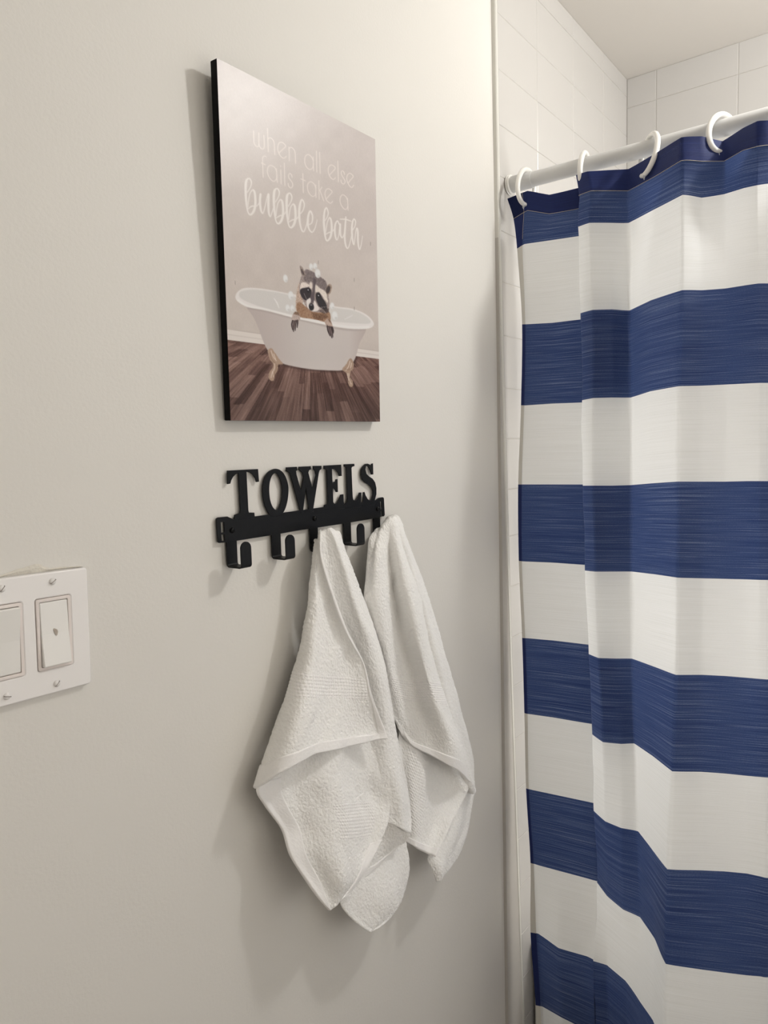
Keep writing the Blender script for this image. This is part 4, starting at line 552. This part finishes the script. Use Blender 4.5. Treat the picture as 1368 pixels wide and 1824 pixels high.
    m = bpy.data.materials.new('glossy_print'); m.use_nodes = True; nt = m.node_tree; b = nt.nodes['Principled BSDF']
    at = nt.nodes.new('ShaderNodeVertexColor'); at.layer_name = 'ink'; nt.links.new(at.outputs[0], b.inputs['Base Color'])
    b.inputs['Roughness'].default_value = .295; b.inputs['Specular IOR Level'].default_value = .42
    tcn = nt.nodes.new('ShaderNodeTexCoord'); n = nt.nodes.new('ShaderNodeTexNoise'); n.inputs['Scale'].default_value = 1000; n.inputs['Detail'].default_value = 3
    bp = nt.nodes.new('ShaderNodeBump'); bp.inputs['Strength'].default_value = .16; bp.inputs['Distance'].default_value = .0009
    nt.links.new(tcn.outputs['Object'], n.inputs['Vector']); nt.links.new(n.outputs['Fac'], bp.inputs['Height']); nt.links.new(bp.outputs[0], b.inputs['Normal'])
    link_mesh('print', me, m, po)
paint()


# ---------------------------------------------------------------- towel rack
RYF = -0.005
rk = empty('towel_rack', (0.70, 0, 1.40), 'black metal TOWELS sign rack with five hooks on the painted wall', 'towel rack')
plate('backplate', BAR, RYF, 0.002, MT['black'], rk)
for ch, loops_ in LETTERS.items():
    o = plate('letter', loops_, RYF - 0.0002, 0.002, MT['black'], rk)
def hook(xc):
    hw, t_ = 0.0078, 0.0019
    prof = []            # centreline (y, z)
    zb, yb, yf_, rr = 1.3565, RYF + .001, -0.0285, 0.0035
    prof.append((yb, 1.3925)); prof.append((yb, zb + rr))
    for k in range(1, 6):
        a = math.radians(90 * k / 5); prof.append((yb - rr + rr * math.cos(a), zb + rr - rr * math.sin(a)))
    for k in range(0, 6):
        a = math.radians(90 * k / 5); prof.append((yf_ + rr - rr * math.sin(a), zb + rr - rr * math.cos(a)))
    n0 = len(prof)
    ztop = 1.3865
    for k in range(7):
        prof.append((yf_, zb + rr + (ztop - hw - zb - rr) * (k + 1) / 7 if k < 6 else ztop - hw))
    for k in range(1, 9):
        prof.append((yf_, ztop - hw + hw * math.sin(math.radians(90 * k / 8))))
    wd = [hw] * (n0 + 7) + [hw * math.cos(math.radians(90 * k / 8)) for k in range(1, 9)]
    wd[-1] = 0.0006
    V = []; F = []
    for i, (y, z) in enumerate(prof):
        a = prof[max(0, i - 1)]; b = prof[min(len(prof) - 1, i + 1)]
        ty, tz = b[0] - a[0], b[1] - a[1]; L = math.hypot(ty, tz); ny, nz = -tz / L, ty / L
        for sx, sn in ((-1, 1), (1, 1), (1, -1), (-1, -1)):
            V.append((xc + sx * wd[i], y + sn * ny * t_ / 2, z + sn * nz * t_ / 2))
    for i in range(len(prof) - 1):
        for k in range(4): F.append((4 * i + k, 4 * i + (k + 1) % 4, 4 * i + 4 + (k + 1) % 4, 4 * i + 4 + k))
    F.append((3, 2, 1, 0)); n = len(prof) - 1; F.append((4 * n, 4 * n + 1, 4 * n + 2, 4 * n + 3))
    o = raw('hook', V, F, MT['black'], rk); 
    md = o.modifiers.new('bevel', 'BEVEL'); md.width = .0003; md.segments = 2; md.limit_method = 'ANGLE'
    return o
for x in HOOKX: hook(x)
for sx, sy, sz in SCREWS:
    bm = bmesh.new(); N = 22; rings_ = []
    for r_, y in ((.0001, -.0078), (.0018, -.0077), (.0029, -.0070), (.0034, -.0058), (.0034, -.0030), (.0014, -.003), (.0014, 0.004)):
        rings_.append([bm.verts.new((sx + r_ * math.cos(2 * math.pi * i / N), y, sz + r_ * math.sin(2 * math.pi * i / N))) for i in range(N)])
    for q in range(len(rings_) - 1):
        for i in range(N): bm.faces.new((rings_[q][i], rings_[q][(i + 1) % N], rings_[q + 1][(i + 1) % N], rings_[q + 1][i]))
    bmesh.ops.recalc_face_normals(bm, faces=bm.faces[:])
    s_ = bmobj('screw', bm, MT['black'], rk, True)
    bm = bmesh.new(); add_box(bm, (sx - .0018, -.0080, sz - .0003), (sx + .0018, -.0070, sz + .0003)); add_box(bm, (sx - .0003, -.0080, sz - .0018), (sx + .0003, -.0070, sz + .0018))
    bm.transform(Matrix.Translation((sx, 0, sz)) @ Matrix.Rotation(.6, 4, 'Y') @ Matrix.Translation((-sx, 0, -sz)))
    bmobj('cross_slot', bm, MT['board'], s_)

# ---------------------------------------------------------------- towels
def catmull(P, n_seg):
    """P: (K, ...) -> densified along axis 0 with n_seg[i] samples per span"""
    K = len(P); out = []
    for i in range(K - 1):
        p0 = P[i - 1] if i > 0 else 2 * P[0] - P[1]
        p1, p2 = P[i], P[i + 1]
        p3 = P[i + 2] if i + 2 < K else 2 * P[-1] - P[-2]
        for t in np.arange(n_seg[i]) / n_seg[i]:
            out.append(.5 * (2 * p1 + (p2 - p0) * t + (2 * p0 - 5 * p1 + 4 * p2 - p3) * t * t + (3 * p1 - p0 - 3 * p2 + p3) * t ** 3))
    out.append(P[-1]); return np.array(out)

def surf(grid, step):
    G = np.array(grid, float)                       # rows x cols x 3
    L = [max(3, int(np.ceil(np.linalg.norm(G[i + 1] - G[i], axis=1).max() / step))) for i in range(len(G) - 1)]
    A = catmull(G, L)
    B = A.transpose(1, 0, 2)
    L2 = [max(3, int(np.ceil(np.linalg.norm(B[i + 1] - B[i], axis=1).max() / step))) for i in range(len(B) - 1)]
    return catmull(B, L2).transpose(1, 0, 2)

def normals(Pm):
    a = np.gradient(Pm, axis=0); b = np.gradient(Pm, axis=1); n = np.cross(a, b)
    n /= np.linalg.norm(n, axis=2, keepdims=True) + 1e-12
    if ((np.array(CAM['loc']) - Pm) * n).sum(2).mean() < 0: n = -n
    return n

def arclen(Pm):
    d = np.linalg.norm(np.diff(Pm, axis=0), axis=2); t = np.zeros(Pm.shape[:2]); t[1:] = np.cumsum(d, axis=0)
    d = np.linalg.norm(np.diff(Pm, axis=1), axis=2); s = np.zeros(Pm.shape[:2]); s[:, 1:] = np.cumsum(d, axis=1)
    return s, t

def sheet(Pm, front, back, edge=0.004):
    """closed sheet: front/back offset along the normal, rounding off to the mid surface at the border"""
    n = normals(Pm); s, t = arclen(Pm)
    de = np.minimum(np.minimum(s, s[:, -1:] - s), np.minimum(t, t[-1:, :] - t))
    k = np.clip(de / edge, 0, 1); k = np.sqrt(np.clip(1 - (1 - k) ** 2, 0, 1))[..., None]
    Fv = Pm + n * (front[..., None] if hasattr(front, 'shape') else front) * k
    Bv = Pm - n * back * k
    R, C = Pm.shape[:2]
    V = np.concatenate([Fv.reshape(-1, 3), Bv.reshape(-1, 3)])
    i, j = np.meshgrid(np.arange(R - 1), np.arange(C - 1), indexing='ij'); a = (i * C + j).ravel()
    q = np.stack([a, a + 1, a + C + 1, a + C], 1)
    return V, np.concatenate([q, q[:, ::-1] + R * C])

def np_mesh(name, parts, m, parent):
    V = []; F = []; o = 0
    for v, f in parts: V.append(v); F.append(f + o); o += len(v)
    V = np.concatenate(V); F = np.concatenate(F)
    V[:, 1] = np.minimum(V[:, 1], -0.0035)
    me = bpy.data.meshes.new(name); me.vertices.add(len(V)); me.vertices.foreach_set('co', V.astype(np.float32).ravel())
    me.loops.add(F.size); me.loops.foreach_set('vertex_index', F.astype(np.int32).ravel())
    me.polygons.add(len(F)); me.polygons.foreach_set('loop_start', np.arange(0, F.size, 4, dtype=np.int32))
    me.update(calc_edges=True); me.validate()
    return link_mesh(name, me, m, parent, True)

def wrinkle(s, t, seed):
    w_ = (vnoise(s * 26, t * 7, seed) - .5) * .0110 + (vnoise(s * 55 + t * 22, t * 24 - s * 12, seed + 7) - .5) * .0024
    return w_

def terry(Pm, seed):
    a, b = Pm[..., 0] - Pm[..., 1] * .6, Pm[..., 2] + Pm[..., 1] * .3
    return (vnoise(a * 560, b * 460, seed + 3) - .5) * .0010 + (vnoise(a * 240, b * 220, seed + 5) - .5) * .0004

def build_towel(name, keys, label, loc, hems, bands, seed):
    tw = empty(name, loc, label, 'towel', 'hand towels on the hook rack')
    parts = []
    SF = {}
    for q, k in enumerate(keys):
        Pm = surf(TOWEL[k], 0.0010)
        s, t = arclen(Pm); n = normals(Pm)
        damp = smoothstep(0, .012, np.minimum(s, s[:, -1:] - s))
        Pm = Pm + n * (wrinkle(s, t, seed + q * 13) * damp)[..., None]
        SF[k] = Pm
        parts.append(sheet(Pm, .0018 + terry(Pm, seed + q), .0018, .0035))
    np_mesh('cloth', parts, MT['terry'], tw)
    def sub(k, s0, s1, t0, t1):
        Pm = SF[k]; R, C = Pm.shape[:2]
        a, b = int(s0 * (C - 1)), max(int(s0 * (C - 1)) + 3, int(round(s1 * (C - 1)))); c, d = int(t0 * (R - 1)), max(int(t0 * (R - 1)) + 3, int(round(t1 * (R - 1))))
        return Pm[c:d + 1, a:b + 1]
    for k, *rg in hems:
        Pm = sub(k, *rg); s, t = arclen(Pm)
        np_mesh('hem', [sheet(Pm, .0031 + (vnoise(s * 500, t * 500, 3) - .5) * .0003, .0024, .0022)], MT['hem'], tw)
    for k, *rg in bands:
        Pm = sub(k, *rg)
        # resample finer for the woven lozenges
        G = Pm[::2, ::2]
        Pm = surf(G, 0.0008); s, t = arclen(Pm)
        rowk = np.floor(t / .0042); w_ = np.abs(np.sin((s + .0025 * (rowk % 2)) * math.pi / .0050)) * np.abs(np.sin(t * math.pi / .0042))
        edge_ = smoothstep(0, .003, np.minimum(t, t[-1:] - t))
        np_mesh('woven_band', [sheet(Pm, .0016 + .0010 * w_ * edge_, .001, .006)], MT['hem'], tw)
    return tw
build_towel('hand_towel', ['A6', 'A4', 'A5', 'A3', 'A2', 'A1'], 'white terry hand towel on the middle hook, hanging lower in front', (0.697, -0.02, 1.38),
            [('A1', 0, 1, .93, 1), ('A1', .955, 1, .12, 1), ('A3', 0, .15, .13, 1), ('A3', .86, 1, .62, .97), ('A5', 0, 1, .8, 1)], [('A1', .02, .97, .62, .72), ('A3', .40, .86, .36, .60)], 11)
build_towel('hand_towel', ['B3', 'B2', 'B5', 'B1'], 'white terry hand towel on the rightmost hook, shorter of the two', (0.834, -0.02, 1.38),
            [('B1', 0, 1, .94, 1), ('B2', 0, 1, .93, 1)], [('B1', .12, .97, .62, .73), ('B2', .10, .38, .08, .9)], 57)

# ---------------------------------------------------------------- shower rod, rings, curtain
def curtain_mat(hem):
    m = bpy.data.materials.new('curtain_hem' if hem else 'curtain_cloth'); m.use_nodes = True; nt = m.node_tree; N = nt.nodes; Lk = nt.links
    b = N['Principled BSDF']; out = N['Material Output']
    uv = N.new('ShaderNodeUVMap'); uv.uv_map = 'cloth'
    sp = N.new('ShaderNodeSeparateXYZ'); Lk.new(uv.outputs[0], sp.inputs[0])
    def math_(op, a, bv=None):
        n = N.new('ShaderNodeMath'); n.operation = op
        for i, x in enumerate((a, bv)):
            if x is None: continue
            if isinstance(x, (int, float)): n.inputs[i].default_value = x
            else: Lk.new(x, n.inputs[i])
        return n.outputs[0]
    par = math_('MODULO', math_('FLOOR', math_('DIVIDE', sp.outputs[1], 0.15)), 2.0)      # 0 blue, 1 white
    def streak(su, sv, det, off):
        c = N.new('ShaderNodeCombineXYZ'); Lk.new(math_('MULTIPLY', sp.outputs[0], su), c.inputs[0]); Lk.new(math_('MULTIPLY', sp.outputs[1], sv), c.inputs[1]); c.inputs[2].default_value = off
        n = N.new('ShaderNodeTexNoise'); n.inputs['Scale'].default_value = 1; n.inputs['Detail'].default_value = det; n.inputs['Roughness'].default_value = .6; Lk.new(c.outputs[0], n.inputs['Vector']); return n.outputs['Fac']
    s1 = streak(6, 1050, 2, 0); s2 = streak(18, 1700, 1, 7); s3 = streak(500, 1300, 1, 3)
    def ramp(f, pts):
        r = N.new('ShaderNodeValToRGB'); e = r.color_ramp.elements
        while len(e) > 1: e.remove(e[-1])
        e[0].position, e[0].color = pts[0][0], (*lin(pts[0][1]), 1)
        for p, c in pts[1:]:
            k = e.new(p); k.color = (*lin(c), 1)
        Lk.new(f, r.inputs[0]); return r.outputs[0]
    tv = math_('ADD', math_('MULTIPLY', s1, .70), math_('ADD', math_('MULTIPLY', s2, .15), math_('MULTIPLY', s3, .15)))
    if hem:
        blue = ramp(tv, [(.30, (13, 28, 78)), (.70, (26, 46, 110))]); white = ramp(tv, [(.3, (216, 213, 205)), (.7, (226, 223, 215))])
    else:
        blue = ramp(tv, [(.30, (30, 45, 92)), (.45, (48, 66, 113)), (.54, (64, 82, 126)), (.62, (100, 114, 148)), (.72, (150, 158, 178))])
        white = ramp(tv, [(.25, (222, 222, 221)), (.40, (239, 240, 239)), (.60, (245, 246, 246)), (.75, (249, 250, 250))])
    mx = N.new('ShaderNodeMix'); mx.data_type = 'RGBA'; Lk.new(par, mx.inputs[0]); Lk.new(blue, mx.inputs[6]); Lk.new(white, mx.inputs[7])
    Lk.new(mx.outputs[2], b.inputs['Base Color']); b.inputs['Roughness'].default_value = .62; b.inputs['Specular IOR Level'].default_value = .35
    b.inputs['Sheen Weight'].default_value = .08
    bp = N.new('ShaderNodeBump'); bp.inputs['Strength'].default_value = .35; bp.inputs['Distance'].default_value = .0012; Lk.new(tv, bp.inputs['Height']); Lk.new(bp.outputs[0], b.inputs['Normal'])
    tr2 = N.new('ShaderNodeBsdfTranslucent'); Lk.new(mx.outputs[2], tr2.inputs[0])
    ms = N.new('ShaderNodeMixShader'); ms.inputs[0].default_value = .10 if hem else .45
    Lk.new(b.outputs[0], ms.inputs[1]); Lk.new(tr2.outputs[0], ms.inputs[2]); Lk.new(ms.outputs[0], out.inputs[0])
    return m
MC, MH = curtain_mat(False), curtain_mat(True)

XR, ZR = ROD['x'], ROD['z']
rd = empty('shower_rod', (XR, -0.75, ZR), 'white round shower curtain rod spanning the tub alcove', 'curtain rod')
def lathe_y(name, prof, m, parent, seg=28):
    V = []; F = []
    for y, r_ in prof:
        for k in range(seg):
            a = 2 * math.pi * k / seg; V.append((XR + r_ * math.cos(a), y, ZR + r_ * math.sin(a)))
    for i in range(len(prof) - 1):
        for k in range(seg): F.append((i * seg + k, i * seg + (k + 1) % seg, (i + 1) * seg + (k + 1) % seg, (i + 1) * seg + k))
    F.append(tuple(range(seg))[::-1]); F.append(tuple(range(len(V) - seg, len(V))))
    o = raw(name, V, F, m, parent, True); o.data.shade_smooth()
    md = o.modifiers.new('edges', 'EDGE_SPLIT'); md.split_angle = math.radians(40); return o
lathe_y('end_flange', [(-.0078, .0150), (-.0095, .0176), (-.0105, .0180), (-.0118, .0168), (-.0128, .0168), (-.0138, .0178), (-.0150, .0178), (-.0165, .0160)], MT['ring'], rd)
lathe_y('outer_tube', [(-.0150, .0148), (-.0560, .0146), (-.0580, .0142)], MT['rod'], rd)
lathe_y('inner_tube', [(-.0560, .0131), (-1.55, .0131)], MT['rod'], rd)
lathe_y('end_flange', [(-1.605, .0178), (-1.619, .0180), (-1.55, .0150), (-1.545, .0150)][::-1], MT['ring'], rd)

# rings: open hoops over the rod, ends clipped through the header
_T = np.array(CURTAIN[0], float)
def cloth_x(y):
    d = np.abs(_T[6:, 1] - y); k = 6 + int(np.argmin(d)); return float(_T[k, 0]) if y < -0.16 else 1.249
def make_ring(y, twist, zlow, label):
    g = empty('curtain_ring', (XR, y, ZR), label, 'curtain ring', 'white curtain rings on the rod')
    dx = min(.034, max(.004, XR - cloth_x(y) + .006))            # the foot of the ring comes through to the front of the header
    rx = .0225 + .30 * dx
    zc = (ZR + .0190 + zlow) / 2; rz = (ZR + .0190 - zlow) / 2
    pts = []
    for k in range(41):
        a = math.radians(-66 - (360 - 30) * k / 40)
        p = Matrix.Rotation(twist, 3, 'Z') @ Vector((rx * math.cos(a), 0, 0))
        z = rz * math.sin(a)
        pts.append((XR + p.x - dx * max(0.0, min(1.0, .5 - z / rz / 2)) ** 1.3, y + p.y, zc + z))
    tube('hoop', pts, [.0036 + .0010 * math.sin(math.pi * k / 40) for k in range(41)], MT['ring'], g, 12)
    q = Vector(pts[-1]) if pts[-1][0] < pts[0][0] else Vector(pts[0])
    q = Vector(min(pts, key=lambda p: p[2]))
    tube('clip', [q + Vector((-.003, 0, .003)), q + Vector((-.0035, .0012, -.006)), q + Vector((-.0025, .0, -.009)), q + Vector((-.0035, -.0012, -.006)), q + Vector((-.003, 0, .003))], .0008, MT['clip'], g, 8)
    return g
RL = ['white curtain ring nearest the tiled wall, at the rod end', 'white curtain ring second from the tiled wall, half hidden by the blue header', 'white curtain ring third from the tiled wall, twisted to the right', 'white curtain ring fourth from the tiled wall, at the right edge']
for (p, tw2, zl, lb) in zip(RINGS, (-.12, .12, .70, -.40), (1.925, 1.930, 1.918, 1.925), RL):
    make_ring(p[1], tw2, zl, lb)
for i in range(8):
    make_ring(-0.49 - .112 * i, .3 * (-1) ** i, 1.927, ['white curtain ring %s past the right edge of the picture' % w_ for w_ in ('first', 'second', 'third', 'fourth', 'fifth', 'sixth', 'seventh', 'eighth')][i])

# cloth
CG = np.array(CURTAIN, float)                   # levels x knots x 3
VL = [.056, .097] + [.15 * k for k in range(1, 13)] + [.15 * 13 - .048]
def blend(P, n, kt=.55):
    K = len(P); out = []
    for i in range(K - 1):
        p1, p2 = P[i], P[i + 1]; p0 = P[i - 1] if i else 2 * p1 - p2; p3 = P[i + 2] if i + 2 < K else 2 * p2 - p1
        for t in np.arange(n) / n:
            cm = .5 * (2 * p1 + (p2 - p0) * t + (2 * p0 - 5 * p1 + 4 * p2 - p3) * t * t + (3 * p1 - p0 - 3 * p2 + p3) * t ** 3)
            out.append(cm * kt + (p1 * (1 - t) + p2 * t) * (1 - kt))
    out.append(P[-1]); return np.array(out)
NV_, NU_ = 8, 8
CV = blend(CG, NV_, .8); CV = blend(CV.transpose(1, 0, 2), NU_, .18).transpose(1, 0, 2)
VV = blend(np.array(VL)[:, None], NV_, 0)[:, 0]
uu_ = np.zeros(CV.shape[1]); uu_[1:] = np.cumsum(np.linalg.norm(np.diff(CV[len(CV) // 2], axis=0), axis=1))
nrm_c = np.cross(np.gradient(CV, axis=1), np.gradient(CV, axis=0)); nrm_c /= np.linalg.norm(nrm_c, axis=2, keepdims=True) + 1e-12
flip = np.sign((nrm_c * (np.array(CAM['loc']) - CV)).sum(2).mean())
nrm_c *= flip
# soft horizontal storage creases and small puckers
U2, V2 = np.meshgrid(uu_, VV)
amp = (vnoise(U2 * 9, V2 * 22, 31) - .5) * .0028 + (vnoise(U2 * 30, V2 * 12, 32) - .5) * .0012
for vc in (.612, .93, 1.71): amp += np.exp(-((V2 - vc - .012 * np.sin(U2 * 9)) / .005) ** 2) * .0013 * (vnoise(U2 * 5, V2 * 0, 40 + int(vc * 100)))
for (uc, vc, L_, an_, h_) in ((.42, .545, .035, -.30, .0022), (.42, .50, .03, .15, .0018), (.30, .38, .04, -.8, .0016)):
    du, dv = U2 - uc, V2 - vc; a_, b_ = du * math.cos(an_) + dv * math.sin(an_), -du * math.sin(an_) + dv * math.cos(an_)
    amp += np.exp(-(a_ / L_) ** 2 - (b_ / .004) ** 2) * h_
CV = CV + nrm_c * (amp * smoothstep(0, .02, U2))[..., None]
def cloth(name, r0, r1, c0, c1, off, m, parent, thick=.0006):
    Pm = CV[r0:r1 + 1, c0:c1 + 1] + nrm_c[r0:r1 + 1, c0:c1 + 1] * off
    R, C = Pm.shape[:2]
    V = Pm.reshape(-1, 3)
    i, j = np.meshgrid(np.arange(R - 1), np.arange(C - 1), indexing='ij'); a = (i * C + j).ravel(); F = np.stack([a, a + 1, a + C + 1, a + C], 1)
    o = raw(name, V, F, m, parent, True)
    uvl = o.data.uv_layers.new(name='cloth'); U_, V_ = np.meshgrid(uu_[c0:c1 + 1], VV[r0:r1 + 1])
    uvs = np.stack([U_.ravel(), V_.ravel()], 1)
    idx = np.empty(len(o.data.loops), np.int32); o.data.loops.foreach_get('vertex_index', idx); uvl.data.foreach_set('uv', uvs[idx].astype(np.float32).ravel())
    return o
sc = empty('shower_curtain', (1.22, -0.75, 0.1), 'shower curtain with wide navy and white horizontal stripes on the rod', 'shower curtain')
RT = len(CV) - 1; CT = CV.shape[1] - 1
cloth('panel', 0, RT, 0, CT, 0.0, MC, sc)
o = cloth('header_hem', 0, NV_, 0, CT, .0007, MH, sc); tag(o, 'dark navy double header')
o = cloth('side_hem', 0, RT, 0, 6, .0007, MH, sc)
def seam(name, pts, rad, n):
    pts = [tuple(p) for p in pts]; return tube(name, pts, rad, MT['thread'], sc, 5)
st = CV[NV_] + nrm_c[NV_] * .0012; seam('stitching', st, .0004, 0)
seam('stitching', (CV[:, 6] + nrm_c[:, 6] * .0012)[:NV_ * 2], .0003, 0)
